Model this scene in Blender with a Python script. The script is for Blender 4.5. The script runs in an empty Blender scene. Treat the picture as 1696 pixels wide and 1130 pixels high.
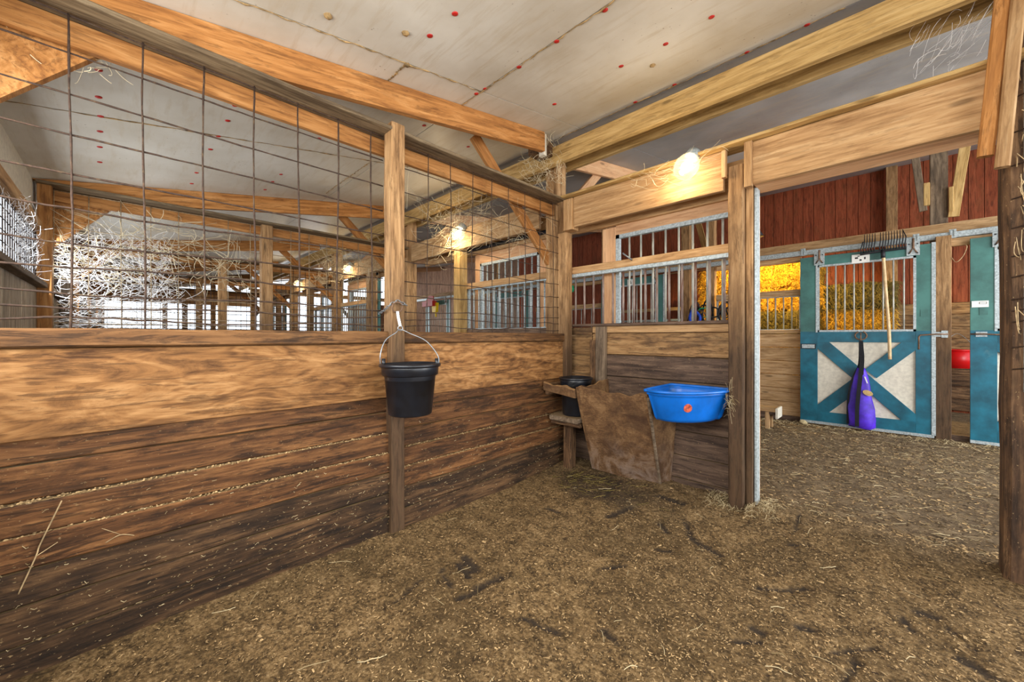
import bpy, bmesh, math, random
from mathutils import Vector, Matrix, noise
S = bpy.context.scene
COL = S.collection
random.seed(11)
PI = math.pi
# ------------------------------------------------------------------ camera
cam_d = bpy.data.cameras.new('camera'); cam = bpy.data.objects.new('camera', cam_d); COL.objects.link(cam)
S.camera = cam
cam_d.sensor_width = 36.0; cam_d.lens = 639.5 / 1696 * 36
cam_d.shift_y = -7.0 / 1696
cam_d.clip_start = 0.02; cam_d.clip_end = 200
TH = math.atan(636 / 639.5)
cam.location = (0, 0, 1.2); cam.rotation_euler = (PI / 2, 0, TH)
# ------------------------------------------------------------------ world and light
w = bpy.data.worlds.new('world'); S.world = w; w.use_nodes = True
wn = w.node_tree.nodes; wl = w.node_tree.links
bg = wn['Background']; bg.inputs[0].default_value = (0.82, 0.90, 1.0, 1); bg.inputs[1].default_value = 2.3
S.view_settings.view_transform = 'Standard'; S.view_settings.look = 'None'
S.view_settings.gamma = 1; S.view_settings.exposure = 0.12; S.view_settings.use_curve_mapping = False

def area(name, loc, target, sx, sy, power, col):
    l = bpy.data.lights.new(name, 'AREA'); l.shape = 'RECTANGLE'; l.size = sx; l.size_y = sy
    l.energy = power; l.color = col
    o = bpy.data.objects.new(name, l); COL.objects.link(o); o.location = loc
    o.rotation_euler = (Vector(target) - Vector(loc)).to_track_quat('-Z', 'Y').to_euler()
    return o
# daylight through the stall window behind the camera, the barn doors at both alley ends
area('window_daylight', (-0.9, -0.42, 1.75), (-1.2, 3.0, 0.9), 2.6, 0.9, 62, (1.0, 0.96, 0.90))
area('barn_door_daylight', (3.6, 4.6, 1.7), (-3.0, 4.8, 1.6), 3.2, 2.6, 215, (1.0, 0.97, 0.93))
area('far_door_daylight', (-15.6, 4.8, 1.7), (-3.0, 4.8, 1.5), 3.2, 2.6, 200, (0.92, 0.96, 1.0))
area('side_fill_light', (1.9, 0.9, 1.5), (-2.2, 1.6, 1.5), 2.0, 2.2, 34, (1.0, 0.95, 0.88))  # added unseen fill from the right, standing in for daylight of the unbuilt side
area('far_window_daylight', (-6.0, -0.42, 1.8), (-6.0, 3.0, 1.6), 6.0, 0.5, 60, (0.9, 0.95, 1.0))

# ------------------------------------------------------------------ helpers
def srgb(r, g, b):
    f = lambda c: ((c / 255 + 0.055) / 1.055) ** 2.4 if c > 10 else c / 255 / 12.92
    return (f(r), f(g), f(b), 1)

class NT:
    def __init__(s, name):
        s.m = bpy.data.materials.new(name); s.m.use_nodes = True
        s.n = s.m.node_tree.nodes; s.l = s.m.node_tree.links
        s.b = s.n['Principled BSDF']
    def node(s, t, **k):
        x = s.n.new(t)
        for a, v in k.items():
            if a.startswith('i_'):
                key = a[2:]
                key = int(key) if key.isdigit() else key.replace('_', ' ')
                if isinstance(v, bpy.types.NodeSocket): s.l.new(v, x.inputs[key])
                else: x.inputs[key].default_value = v
            else: setattr(x, a, v)
        return x
    def ramp(s, fac, stops):
        r = s.n.new('ShaderNodeValToRGB'); e = r.color_ramp.elements
        while len(e) < len(stops): e.new(0.5)
        for i, (p, c) in enumerate(stops): e[i].position = p; e[i].color = c if len(c) == 4 else (*c, 1)
        s.l.new(fac, r.inputs[0]); return r.outputs[0]
    def mix(s, fac, a, b, mode='MIX'):
        x = s.n.new('ShaderNodeMix'); x.data_type = 'RGBA'; x.blend_type = mode
        for sock, v in ((x.inputs[0], fac), (x.inputs[6], a), (x.inputs[7], b)):
            if isinstance(v, bpy.types.NodeSocket): s.l.new(v, sock)
            else: sock.default_value = v
        return x.outputs[2]
    def math(s, op, a, b=0.0, c=0.0):
        x = s.n.new('ShaderNodeMath'); x.operation = op
        for i, v in enumerate((a, b, c)):
            if isinstance(v, bpy.types.NodeSocket): s.l.new(v, x.inputs[i])
            else: x.inputs[i].default_value = v
        return x.outputs[0]
    def coords(s, kind='Object', scale=(1, 1, 1), rnd=True):
        t = s.n.new('ShaderNodeTexCoord').outputs[kind]
        if rnd:
            oi = s.n.new('ShaderNodeObjectInfo').outputs['Random']
            k = s.math('MULTIPLY', oi, 37.0)
            cx = s.n.new('ShaderNodeCombineXYZ'); 
            for i in range(3): s.l.new(k, cx.inputs[i])
            v = s.n.new('ShaderNodeVectorMath'); v.operation = 'ADD'; s.l.new(t, v.inputs[0]); s.l.new(cx.outputs[0], v.inputs[1]); t = v.outputs[0]
        mp = s.node('ShaderNodeMapping', i_Scale=scale); s.l.new(t, mp.inputs[0])
        return mp.outputs[0]
    def noise(s, vec, scale, detail=4, rough=0.55, dist=0.0):
        x = s.node('ShaderNodeTexNoise', i_Scale=scale, i_Detail=detail, i_Roughness=rough, i_Distortion=dist)
        s.l.new(vec, x.inputs['Vector']); return x.outputs[0]
    def bump(s, h, dist=0.003, strength=0.6):
        x = s.node('ShaderNodeBump', i_Strength=strength, i_Distance=dist); s.l.new(h, x.inputs['Height'])
        s.l.new(x.outputs[0], s.b.inputs['Normal'])
    def out(s, col, rough=0.8, metal=0.0, spec=0.3):
        if isinstance(col, bpy.types.NodeSocket): s.l.new(col, s.b.inputs['Base Color'])
        else: s.b.inputs['Base Color'].default_value = col
        if isinstance(rough, bpy.types.NodeSocket): s.l.new(rough, s.b.inputs['Roughness'])
        else: s.b.inputs['Roughness'].default_value = rough
        s.b.inputs['Metallic'].default_value = metal
        s.b.inputs['Specular IOR Level'].default_value = spec
        return s.m

def wood(name, dark, mid, light, stain=(40, 28, 18), stain_amt=0.35, stain_lo=0.5, grain=1.0, rough=0.78, dust=0.0, vary=0.16, chips=0.0, ply=False, streak=0.5, foot=None):
    t = NT(name)
    if ply:
        v = t.coords(scale=(1.6 * grain, 7 * grain, 7 * grain)); n1 = t.noise(v, 1.6, 8, 0.68, 1.3)
        v3 = t.coords(scale=(1.0, 3.4, 3.4)); wv = t.math('SINE', t.math('MULTIPLY', t.noise(v3, 1.7, 3, 0.5, 0.5), 70.0))
        g = t.math('ADD', n1, t.math('MULTIPLY', wv, 0.055))
    else:
        v = t.coords(scale=(1.3 * grain, 13 * grain, 13 * grain)); n1 = t.noise(v, 1.5, 7, 0.66, 1.1)
        v3 = t.coords(scale=(0.5, 5, 5)); wv = t.math('SINE', t.math('MULTIPLY', t.noise(v3, 1.1, 2, 0.5, 0.2), 90.0))
        g = t.math('ADD', n1, t.math('MULTIPLY', wv, 0.035))
    v2 = t.coords(scale=(3.0, 95, 95)); n2 = t.noise(v2, 1.0, 3, 0.6)
    g2 = t.math('ADD', t.math('MULTIPLY', g, 1 - 0.4 * streak), t.math('MULTIPLY', n2, 0.4 * streak))
    c = t.ramp(g2, [(0.33, srgb(*dark)), (0.49, srgb(*mid)), (0.66, srgb(*light))])
    oi = t.n.new('ShaderNodeObjectInfo').outputs['Random']
    hs = t.node('ShaderNodeHueSaturation'); t.l.new(c, hs.inputs['Color'])
    t.l.new(t.math('ADD', t.math('MULTIPLY', oi, vary * 2), 1 - vary), hs.inputs['Value']); c = hs.outputs[0]
    # short dark saw and wear streaks along the grain
    vw = t.coords(scale=(4.0, 34, 34)); nw = t.noise(vw, 1.3, 6, 0.7, 0.6)
    c = t.mix(t.math('MULTIPLY', t.ramp(nw, [(0.535, (0, 0, 0)), (0.60, (1, 1, 1))]), 0.1 + 0.95 * stain_amt), c, srgb(*[int(x * 0.8) for x in dark]))
    vk = t.coords(scale=(2.0, 6.5, 6.5)); vo = t.node('ShaderNodeTexVoronoi', i_Scale=1.0); t.l.new(vk, vo.inputs['Vector'])
    kn = t.ramp(vo.outputs['Distance'], [(0.0, (1, 1, 1)), (0.07, (0.8, 0.8, 0.8)), (0.12, (0, 0, 0))])
    c = t.mix(t.math('MULTIPLY', kn, 0.6), c, srgb(*[int(x * 0.5) for x in dark]))
    vs = t.coords(scale=(1.3, 3.6, 3.6)); ns = t.noise(vs, 2.4, 9, 0.72, 0.5)
    sm = t.ramp(ns, [(stain_lo, (0, 0, 0)), (stain_lo + 0.14, (1, 1, 1))])
    c = t.mix(t.math('MULTIPLY', sm, stain_amt), c, srgb(*stain))
    if foot:
        gp = t.n.new('ShaderNodeNewGeometry'); sz = t.n.new('ShaderNodeSeparateXYZ'); t.l.new(gp.outputs['Position'], sz.inputs[0])
        mr = t.node('ShaderNodeMapRange', i_1=foot[1], i_2=foot[0]); t.l.new(t.math('ADD', sz.outputs[2], t.math('MULTIPLY', ns, 0.9)), mr.inputs[0])
        c = t.mix(t.math('MULTIPLY', mr.outputs[0], foot[2]), c, t.ramp(nw, [(0.36, srgb(34, 24, 17)), (0.64, srgb(84, 62, 44))]))
    if chips > 0:
        vc = t.coords(scale=(45, 90, 90)); nc = t.noise(vc, 1.6, 2, 0.5)
        cm = t.ramp(nc, [(0.68, (0, 0, 0)), (0.73, (1, 1, 1))])
        c = t.mix(t.math('MULTIPLY', cm, chips), c, srgb(176, 148, 104))
    if dust > 0:
        gn = t.n.new('ShaderNodeNewGeometry'); sp = t.n.new('ShaderNodeSeparateXYZ'); t.l.new(gn.outputs['Normal'], sp.inputs[0])
        dm = t.ramp(sp.outputs[2], [(0.74, (0, 0, 0)), (0.95, (1, 1, 1))])
        c = t.mix(t.math('MULTIPLY', dm, dust), c, srgb(166, 140, 98))
    t.bump(t.math('ADD', t.math('MULTIPLY', n2, 0.5), t.math('ADD', g, t.math('MULTIPLY', nw, 0.6))), 0.005, 0.6)
    return t.out(c, rough)

def plain(name, col, rough=0.6, metal=0.0, var=0.12, scale=12, dirt=None, dirt_amt=0.5, dirt_lo=0.55, bump=0.0, spec=0.4, stretch=(1, 1, 1)):
    t = NT(name); v = t.coords(scale=stretch); n = t.noise(v, scale, 5, 0.6)
    a = srgb(*[max(0, min(255, int(c * (1 - var)))) for c in col]); b = srgb(*[min(255, int(c * (1 + var))) for c in col])
    c = t.ramp(n, [(0.35, a), (0.65, b)])
    if dirt:
        nd = t.noise(t.coords(scale=stretch), scale * 0.45, 8, 0.72, 0.4)
        m = t.ramp(nd, [(dirt_lo, (0, 0, 0)), (dirt_lo + 0.12, (1, 1, 1))])
        c = t.mix(t.math('MULTIPLY', m, dirt_amt), c, srgb(*dirt))
    if bump: t.bump(n, bump, 0.6)
    return t.out(c, rough, metal, spec)

M = {}
M['header'] = wood('honey_rough_sawn_wood', (142, 104, 66), (186, 146, 100), (208, 172, 126), stain_amt=0.22, stain_lo=0.56, dust=0.55, stain=(100, 68, 40), streak=0.6)
M['orange'] = wood('orange_brown_wood', (126, 80, 40), (170, 116, 62), (196, 144, 88), stain_amt=0.4, stain_lo=0.55, dust=0.5, stain=(84, 54, 28))
M['girder'] = wood('yellow_straw_wood', (136, 106, 60), (184, 150, 94), (206, 174, 118), stain_amt=0.25, stain_lo=0.56, dust=0.4, stain=(104, 80, 46))
M['capplank'] = wood('dusty_grey_plank', (78, 64, 48), (120, 102, 78), (148, 130, 102), stain_amt=0.4, dust=0.9, stain=(66, 53, 40))
M['ply'] = wood('plywood_worn', (82, 52, 26), (146, 102, 58), (184, 138, 88), stain=(60, 38, 20), stain_amt=0.5, stain_lo=0.53, ply=True, streak=0.4, dust=0.4)
M['board_mid'] = wood('stained_board', (52, 33, 18), (104, 68, 38), (148, 104, 62), stain=(36, 24, 15), stain_amt=0.65, stain_lo=0.48, dust=0.75, chips=0.35, streak=0.6)
M['board_dark'] = wood('dark_stained_board', (34, 24, 15), (72, 51, 32), (116, 86, 56), stain=(24, 18, 13), stain_amt=0.65, stain_lo=0.47, dust=0.7, chips=0.6, streak=0.6)
M['board_back'] = wood('tan_stained_board', (96, 68, 42), (150, 114, 74), (182, 146, 100), stain=(66, 50, 38), stain_amt=0.6, stain_lo=0.49, dust=0.7, chips=0.2)
M['board_purple'] = wood('weathered_grey_brown_board', (62, 48, 40), (98, 78, 64), (130, 106, 86), stain=(48, 38, 33), stain_amt=0.5, stain_lo=0.5, dust=0.6, chips=0.45, vary=0.08)
M['caprail'] = wood('worn_cap_rail', (58, 39, 23), (108, 74, 42), (146, 106, 66), stain=(38, 27, 19), stain_amt=0.6, stain_lo=0.49, dust=0.45, streak=0.6)
M['post'] = wood('post_wood', (118, 86, 54), (168, 130, 88), (198, 160, 114), stain=(78, 54, 36), stain_amt=0.45, stain_lo=0.52, dust=0.4, foot=(1.45, 2.15, 0.9))
M['post_plain'] = wood('post_wood_clean', (106, 74, 44), (156, 116, 74), (188, 148, 102), stain=(78, 54, 36), stain_amt=0.4, stain_lo=0.52, dust=0.4)
M['post_dark'] = wood('dark_post_wood', (56, 40, 27), (104, 76, 52), (148, 114, 80), stain=(38, 27, 21), stain_amt=0.6, stain_lo=0.47, dust=0.5, chips=0.5)
M['post_grey'] = wood('grey_post_wood', (84, 70, 56), (124, 106, 86), (156, 136, 112), stain=(60, 48, 41), stain_amt=0.45, dust=0.5)
M['salmon'] = wood('pale_plywood', (176, 130, 92), (204, 158, 116), (218, 178, 136), stain=(150, 112, 76), stain_amt=0.2, stain_lo=0.58)
M['knotty'] = wood('pale_knotty_board', (140, 104, 66), (184, 148, 104), (206, 172, 130), stain=(124, 94, 62), stain_amt=0.3, dust=0.3)
M['red'] = wood('red_siding', (112, 52, 30), (150, 76, 46), (168, 92, 60), stain=(106, 66, 36), stain_amt=0.45, stain_lo=0.5, vary=0.05, streak=0.4)
M['pale_siding'] = wood('weathered_pink_siding', (110, 82, 64), (158, 122, 98), (180, 146, 120), stain=(90, 66, 50), stain_amt=0.4, vary=0.1)
M['pale_grey'] = wood('pale_grey_board', (128, 114, 96), (168, 154, 134), (196, 182, 160), stain=(110, 96, 80), stain_amt=0.35, dust=0.3)
def trough_mat():
    t = NT('gnawed_fibrous_wood'); v = t.coords('Object')
    a = t.noise(v, 7, 8, 0.72, 0.8); b = t.noise(t.coords('Object', (9, 40, 40)), 3, 5, 0.7, 1.5); c2 = t.noise(v, 2.6, 6, 0.7, 0.4)
    c = t.ramp(t.math('ADD', t.math('MULTIPLY', a, .55), t.math('MULTIPLY', b, .45)), [(.34, srgb(66, 45, 30)), (.47, srgb(112, 82, 54)), (.57, srgb(146, 112, 76)), (.7, srgb(184, 152, 110))])
    c = t.mix(t.math('MULTIPLY', t.ramp(c2, [(.46, (0, 0, 0)), (.62, (1, 1, 1))]), .75), c, srgb(72, 50, 36))
    # whitish worn patch near the foot
    sp = t.n.new('ShaderNodeSeparateXYZ'); g = t.n.new('ShaderNodeNewGeometry'); t.l.new(g.outputs['Position'], sp.inputs[0])
    mr = t.node('ShaderNodeMapRange', i_1=.42, i_2=.1); t.l.new(sp.outputs[2], mr.inputs[0])
    c = t.mix(t.math('MULTIPLY', t.math('MULTIPLY', mr.outputs[0], t.ramp(a, [(.45, (0, 0, 0)), (.6, (1, 1, 1))])), .7), c, srgb(150, 132, 120))
    gn = t.n.new('ShaderNodeSeparateXYZ'); t.l.new(g.outputs['Normal'], gn.inputs[0])
    c = t.mix(t.math('MULTIPLY', t.ramp(gn.outputs[2], [(.3, (0, 0, 0)), (.7, (1, 1, 1))]), .7), c, srgb(168, 130, 84))
    t.bump(t.math('ADD', a, b), .006, .6); return t.out(c, .8)
M['trough'] = trough_mat()
M['galv'] = plain('galvanised_steel', (168, 178, 180), 0.5, 0.35, 0.14, 60, dirt=(120, 110, 96), dirt_amt=0.5, dirt_lo=0.58)
M['bar'] = plain('bar_steel', (176, 176, 166), 0.5, 0.2, 0.12, 40, dirt=(120, 78, 56), dirt_amt=0.8, dirt_lo=0.56, stretch=(1, 1, 0.25))
M['rustbar'] = plain('rusty_bar_steel', (138, 124, 116), 0.6, 0.15, 0.16, 30, dirt=(100, 62, 46), dirt_amt=0.9, dirt_lo=0.47, stretch=(1, 1, 0.2))
M['wire'] = plain('rusty_wire', (62, 46, 36), 0.8, 0.1, 0.25, 60, dirt=(112, 92, 66), dirt_amt=0.6, dirt_lo=0.54)
M['wire_far'] = plain('dusty_wire', (150, 132, 104), 0.85, 0.0, 0.2, 60)
M['teal'] = plain('teal_paint', (24, 94, 114), 0.42, 0.0, 0.16, 5, dirt=(110, 138, 138), dirt_amt=0.45, dirt_lo=0.62, bump=0.0006)
M['teal_up'] = plain('faded_green_paint', (66, 112, 106), 0.5, 0.0, 0.12, 5, dirt=(120, 140, 130), dirt_amt=0.4, dirt_lo=0.62)
M['white'] = plain('off_white_panel', (214, 208, 192), 0.55, 0.0, 0.05, 30, dirt=(150, 134, 106), dirt_amt=0.5, dirt_lo=0.64)
M['card'] = plain('white_card', (236, 236, 230), 0.6, 0, 0.02, 10)
M['black'] = plain('black_rubber', (20, 24, 31), 0.33, 0, 0.35, 9, dirt=(104, 104, 100), dirt_amt=0.55, dirt_lo=0.63, spec=0.6)
M['blackmetal'] = plain('black_metal', (38, 38, 42), 0.5, 0.3, 0.2, 9)
M['blue'] = plain('blue_plastic', (3, 104, 200), 0.34, 0, 0.08, 8, dirt=(60, 86, 90), dirt_amt=0.7, dirt_lo=0.555, spec=0.5)
M['bluecloth'] = plain('blue_webbing', (24, 60, 160), 0.8, 0, 0.2, 20)
M['purple'] = plain('purple_nylon', (78, 44, 190), 0.5, 0, 0.18, 7, dirt=(150, 130, 160), dirt_amt=0.35, dirt_lo=0.68, bump=0.004)
M['strap'] = plain('black_webbing', (26, 26, 30), 0.85, 0, 0.2, 50)
M['redplastic'] = plain('red_plastic', (222, 20, 24), 0.35, 0, 0.06, 6, spec=0.5)
M['redcap'] = plain('red_screw_cap', (178, 34, 28), 0.5, 0, 0.1, 20)
M['yellow'] = plain('yellow_plastic', (240, 200, 20), 0.5, 0, 0.06, 10)
M['green'] = plain('green_plastic', (20, 150, 100), 0.5, 0, 0.06, 10)
M['chain'] = plain('zinc_chain', (142, 147, 150), 0.35, 0.7, 0.1, 30)
M['rustring'] = plain('rusted_ring', (118, 92, 72), 0.7, 0.3, 0.2, 40)
M['handle'] = plain('ash_handle', (206, 176, 132), 0.55, 0, 0.1, 14)
M['rock'] = plain('pale_stone', (176, 160, 122), 0.9, 0, 0.14, 20)
M['web'] = plain('dusty_cobweb', (206, 192, 160), 0.95, 0, 0.12, 6)
M['webwhite'] = plain('white_cobweb', (236, 234, 232), 0.95, 0, 0.05, 6)
M['twine'] = plain('jute_twine', (184, 158, 118), 0.9, 0, 0.15, 30)
M['tan_patch'] = plain('tan_patch', (196, 166, 112), 0.7, 0, 0.1, 60, dirt=(120, 84, 50), dirt_amt=0.7, dirt_lo=0.58)
M['dirt'] = plain('dark_packed_dirt', (92, 74, 52), 0.95, 0, 0.25, 8)

def ceiling_mat(name, lo, hi):
    t = NT(name); v = t.coords('Object', rnd=False)
    n = t.noise(v, 1.3, 5, 0.6); c = t.ramp(n, [(0.35, srgb(*lo)), (0.65, srgb(*hi))])
    st = t.noise(t.coords('Object', (1, 7, 1), rnd=False), 3.0, 6, 0.65)
    c = t.mix(t.math('MULTIPLY', t.ramp(st, [(0.52, (0, 0, 0)), (0.7, (1, 1, 1))]), 0.4), c, srgb(186, 168, 138))
    vo = t.node('ShaderNodeTexVoronoi', i_Scale=24.0); t.l.new(v, vo.inputs['Vector'])
    mk = t.math('MULTIPLY', t.ramp(vo.outputs['Distance'], [(0.06, (1, 1, 1)), (0.12, (0, 0, 0))]), t.ramp(t.noise(v, 2.2, 4), [(0.5, (0, 0, 0)), (0.6, (1, 1, 1))]))
    c = t.mix(t.math('MULTIPLY', mk, 0.8), c, srgb(112, 88, 60))
    t.bump(t.noise(t.coords('Object', (60, 12, 1), rnd=False), 2.0, 2), 0.002, 0.3)
    return t.out(c, t.math('ADD', t.math('MULTIPLY', n, 0.3), 0.32), 0.0, 0.3)
M['ceiling'] = ceiling_mat('white_ceiling_panel', (198, 190, 175), (222, 218, 208))
M['ceiling_shaded'] = ceiling_mat('shaded_grey_ceiling_panel', (138, 137, 136), (172, 172, 172))  # alley panels: light falling off past the girder, painted in as greyer white
M['joint'] = plain('dusty_ceiling_joint', (150, 124, 84), 0.9, 0, 0.3, 25)

def floor_mat():
    t = NT('sawdust_bedding'); v = t.coords('Object', rnd=False)
    big = t.noise(v, 1.6, 5, 0.6, 0.3); fine = t.noise(v, 60, 6, 0.75); mid = t.noise(v, 11, 6, 0.7)
    c = t.ramp(t.math('ADD', t.math('MULTIPLY', fine, 0.62), t.math('MULTIPLY', mid, 0.38)), [(0.34, srgb(38, 29, 20)), (0.45, srgb(94, 75, 49)), (0.54, srgb(146, 118, 79)), (0.67, srgb(200, 172, 128))])
    c = t.mix(t.math('MULTIPLY', t.ramp(big, [(0.46, (0, 0, 0)), (0.60, (1, 1, 1))]), 0.5), c, srgb(84, 67, 42))
    dk = t.noise(v, 17, 7, 0.75, 0.6)
    c = t.mix(t.math('MULTIPLY', t.ramp(dk, [(0.55, (0, 0, 0)), (0.63, (1, 1, 1))]), 0.65), c, srgb(54, 42, 29))
    sp = t.n.new('ShaderNodeSeparateXYZ'); t.l.new(v, sp.inputs[0])
    al = t.ramp(t.math('ADD', sp.outputs[1], t.math('MULTIPLY', mid, 0.3)), [(0.0, (0, 0, 0)), (1.0, (1, 1, 1))])
    mr = t.node('ShaderNodeMapRange', i_1=3.0, i_2=3.7); t.l.new(t.math('ADD', sp.outputs[1], t.math('MULTIPLY', mid, 0.5)), mr.inputs[0])
    ca = t.ramp(t.math('ADD', t.math('MULTIPLY', fine, 0.5), t.math('MULTIPLY', mid, 0.5)), [(0.34, srgb(56, 46, 35)), (0.46, srgb(106, 89, 68)), (0.58, srgb(142, 122, 94)), (0.68, srgb(190, 172, 138))])
    c = t.mix(t.math('MULTIPLY', mr.outputs[0], 0.85), c, ca)
    at = t.node('ShaderNodeAttribute', attribute_name='mark')
    c = t.mix(t.math('MULTIPLY', at.outputs['Fac'], 0.85), c, srgb(50, 44, 40))
    t.bump(t.math('ADD', fine, t.math('MULTIPLY', mid, 1.4)), 0.02, 0.75)
    return t.out(c, 0.92, 0, 0.2)
M['floor'] = floor_mat()

def vcol_mat(name, a, b, rough=0.85):
    t = NT(name); at = t.node('ShaderNodeAttribute', attribute_name='tone')
    c = t.ramp(at.outputs['Fac'], [(0.0, srgb(*a)), (1.0, srgb(*b))]); return t.out(c, rough, 0, 0.2)
M['chip'] = vcol_mat('wood_shaving', (56, 42, 28), (202, 170, 122))
M['straw'] = vcol_mat('straw_stem', (126, 106, 70), (206, 188, 148))
M['strand'] = vcol_mat('hay_stem', (150, 112, 26), (236, 190, 76))
M['hay'] = plain('hay', (178, 132, 36), 0.9, 0, 0.35, 40, dirt=(92, 66, 22), dirt_amt=0.8, dirt_lo=0.5, bump=0.02)
M['haydark'] = plain('dark_green_hay', (106, 92, 44), 0.9, 0, 0.3, 40, dirt=(60, 52, 26), dirt_amt=0.8, dirt_lo=0.5, bump=0.02)  # darker green hay for a few of the bales
M['strand_dark'] = vcol_mat('green_hay_stem', (84, 72, 34), (150, 132, 70))

def emit_mat(name, col, strength):
    m = bpy.data.materials.new(name); m.use_nodes = True; n = m.node_tree.nodes; n.remove(n['Principled BSDF'])
    e = n.new('ShaderNodeEmission'); e.inputs[0].default_value = (*col, 1); e.inputs[1].default_value = strength
    m.node_tree.links.new(e.outputs[0], n['Material Output'].inputs[0]); return m
M['bulb'] = emit_mat('lit_bulb', (1.0, 0.85, 0.6), 9)
def glass_mat(name, col, rough=0.08, trans=0.92):
    t = NT(name); t.b.inputs['Transmission Weight'].default_value = trans; t.b.inputs['IOR'].default_value = 1.2
    t.b.inputs['Alpha'].default_value = 0.55
    return t.out(col, rough, 0, 0.5)
def jar_mat():
    m = bpy.data.materials.new('dusty_glass'); m.use_nodes = True; n = m.node_tree.nodes; l = m.node_tree.links; n.remove(n['Principled BSDF'])
    tr = n.new('ShaderNodeBsdfTransparent'); tl = n.new('ShaderNodeBsdfTranslucent'); tl.inputs[0].default_value = (.95, .86, .7, 1)
    gl = n.new('ShaderNodeBsdfGlossy'); gl.inputs['Roughness'].default_value = .1
    a = n.new('ShaderNodeMixShader'); a.inputs[0].default_value = .22; l.new(tr.outputs[0], a.inputs[1]); l.new(tl.outputs[0], a.inputs[2])
    b = n.new('ShaderNodeMixShader'); b.inputs[0].default_value = .06; l.new(a.outputs[0], b.inputs[1]); l.new(gl.outputs[0], b.inputs[2])
    l.new(b.outputs[0], n['Material Output'].inputs[0]); return m
M['glass'] = jar_mat()

# ---- mesh building
class MB:
    def __init__(s): s.v = []; s.f = []; s.tone = None
    def add(s, vs, fs):
        k = len(s.v); s.v.extend([tuple(x) for x in vs]); s.f.extend([tuple(i + k for i in f) for f in fs]); return s
    def box(s, a, b, c=0.0):
        (x0, y0, z0), (x1, y1, z1) = a, b
        vs = [(x0, y0, z0), (x1, y0, z0), (x1, y1, z0), (x0, y1, z0), (x0, y0, z1), (x1, y0, z1), (x1, y1, z1), (x0, y1, z1)]
        return s.add(vs, [(0, 3, 2, 1), (4, 5, 6, 7), (0, 1, 5, 4), (1, 2, 6, 5), (2, 3, 7, 6), (3, 0, 4, 7)])
    def tube(s, pts, r, n=6, closed=False, cap=True):
        pts = [Vector(p) for p in pts]; N = len(pts); rings = []
        rr = r if isinstance(r, (list, tuple)) else [r] * N
        prev = None
        for i, p in enumerate(pts):
            if closed: d = pts[(i + 1) % N] - pts[i - 1]
            else: d = pts[min(i + 1, N - 1)] - pts[max(i - 1, 0)]
            if d.length < 1e-9: d = Vector((0, 0, 1))
            d.normalize()
            u = prev if prev else (Vector((0, 0, 1)) if abs(d.z) < 0.9 else Vector((1, 0, 0)))
            u = (u - d * u.dot(d)); 
            if u.length < 1e-6: u = d.orthogonal()
            u.normalize(); v = d.cross(u); prev = u
            rings.append([p + (u * math.cos(2 * PI * k / n) + v * math.sin(2 * PI * k / n)) * rr[i] for k in range(n)])
        vs = [q for ring in rings for q in ring]; fs = []
        for i in range(N if closed else N - 1):
            a = i * n; b = ((i + 1) % N) * n
            for k in range(n): fs.append((a + k, a + (k + 1) % n, b + (k + 1) % n, b + k))
        if cap and not closed: fs.append(tuple(range(n))[::-1]); fs.append(tuple((N - 1) * n + k for k in range(n)))
        return s.add(vs, fs)
    def lathe(s, prof, c=(0, 0, 0), n=32, flat=None):
        vs = []; fs = []
        for r, z in prof:
            for k in range(n):
                a = 2 * PI * k / n; x = r * math.cos(a); y = r * math.sin(a)
                if flat is not None: x = max(x, -r * flat)
                vs.append((c[0] + x, c[1] + y, c[2] + z))
        for i in range(len(prof) - 1):
            for k in range(n): fs.append((i * n + k, i * n + (k + 1) % n, (i + 1) * n + (k + 1) % n, (i + 1) * n + k))
        return s.add(vs, fs)
    def prism(s, poly, d0, d1, plane='XZ'):
        n = len(poly)
        mk = {'XZ': lambda p, d: (p[0], d, p[1]), 'YZ': lambda p, d: (d, p[0], p[1]), 'XY': lambda p, d: (p[0], p[1], d)}[plane]
        vs = [mk(p, d0) for p in poly] + [mk(p, d1) for p in poly]
        fs = [tuple(range(n)), tuple(range(2 * n - 1, n - 1, -1))] + [(i, (i + 1) % n, n + (i + 1) % n, n + i)[::-1] for i in range(n)]
        return s.add(vs, fs)
    def mesh(s, name, smooth=False):
        m = bpy.data.meshes.new(name); m.from_pydata(s.v, [], s.f); m.validate()
        bm = bmesh.new(); bm.from_mesh(m); bmesh.ops.recalc_face_normals(bm, faces=bm.faces); bm.to_mesh(m); bm.free()
        if smooth:
            m.polygons.foreach_set('use_smooth', [True] * len(m.polygons))
        return m
MW = {}
def link(o, mat4=None, parent=None):
    COL.objects.link(o); mat4 = mat4 or Matrix(); MW[o] = mat4
    if parent is not None:
        o.parent = parent; o.matrix_basis = MW[parent].inverted() @ mat4
    else: o.matrix_basis = mat4
    return o
def ob(name, mb, mat, parent=None, M4=None, smooth=False, origin=True):
    """mesh from world coordinates; its origin is set at the middle of the base"""
    if M4 is None and origin and mb.v:
        xs = [v[0] for v in mb.v]; ys = [v[1] for v in mb.v]; zs = [v[2] for v in mb.v]
        c = ((min(xs) + max(xs)) / 2, (min(ys) + max(ys)) / 2, min(zs))
        mb.v = [(v[0] - c[0], v[1] - c[1], v[2] - c[2]) for v in mb.v]; M4 = Matrix.Translation(c)
    me = mb.mesh(name, smooth)
    if mb.tone:
        at = me.attributes.new('tone', 'FLOAT', 'FACE'); at.data.foreach_set('value', mb.tone[:len(me.polygons)])
    me.materials.append(M[mat] if isinstance(mat, str) else mat)
    return link(bpy.data.objects.new(name, me), M4, parent)
def tag(o, label=None, cat=None, group=None, kind=None):
    if label: o['label'] = label
    if cat: o['category'] = cat
    if group: o['group'] = group
    if kind: o['kind'] = kind
    return o
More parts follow.
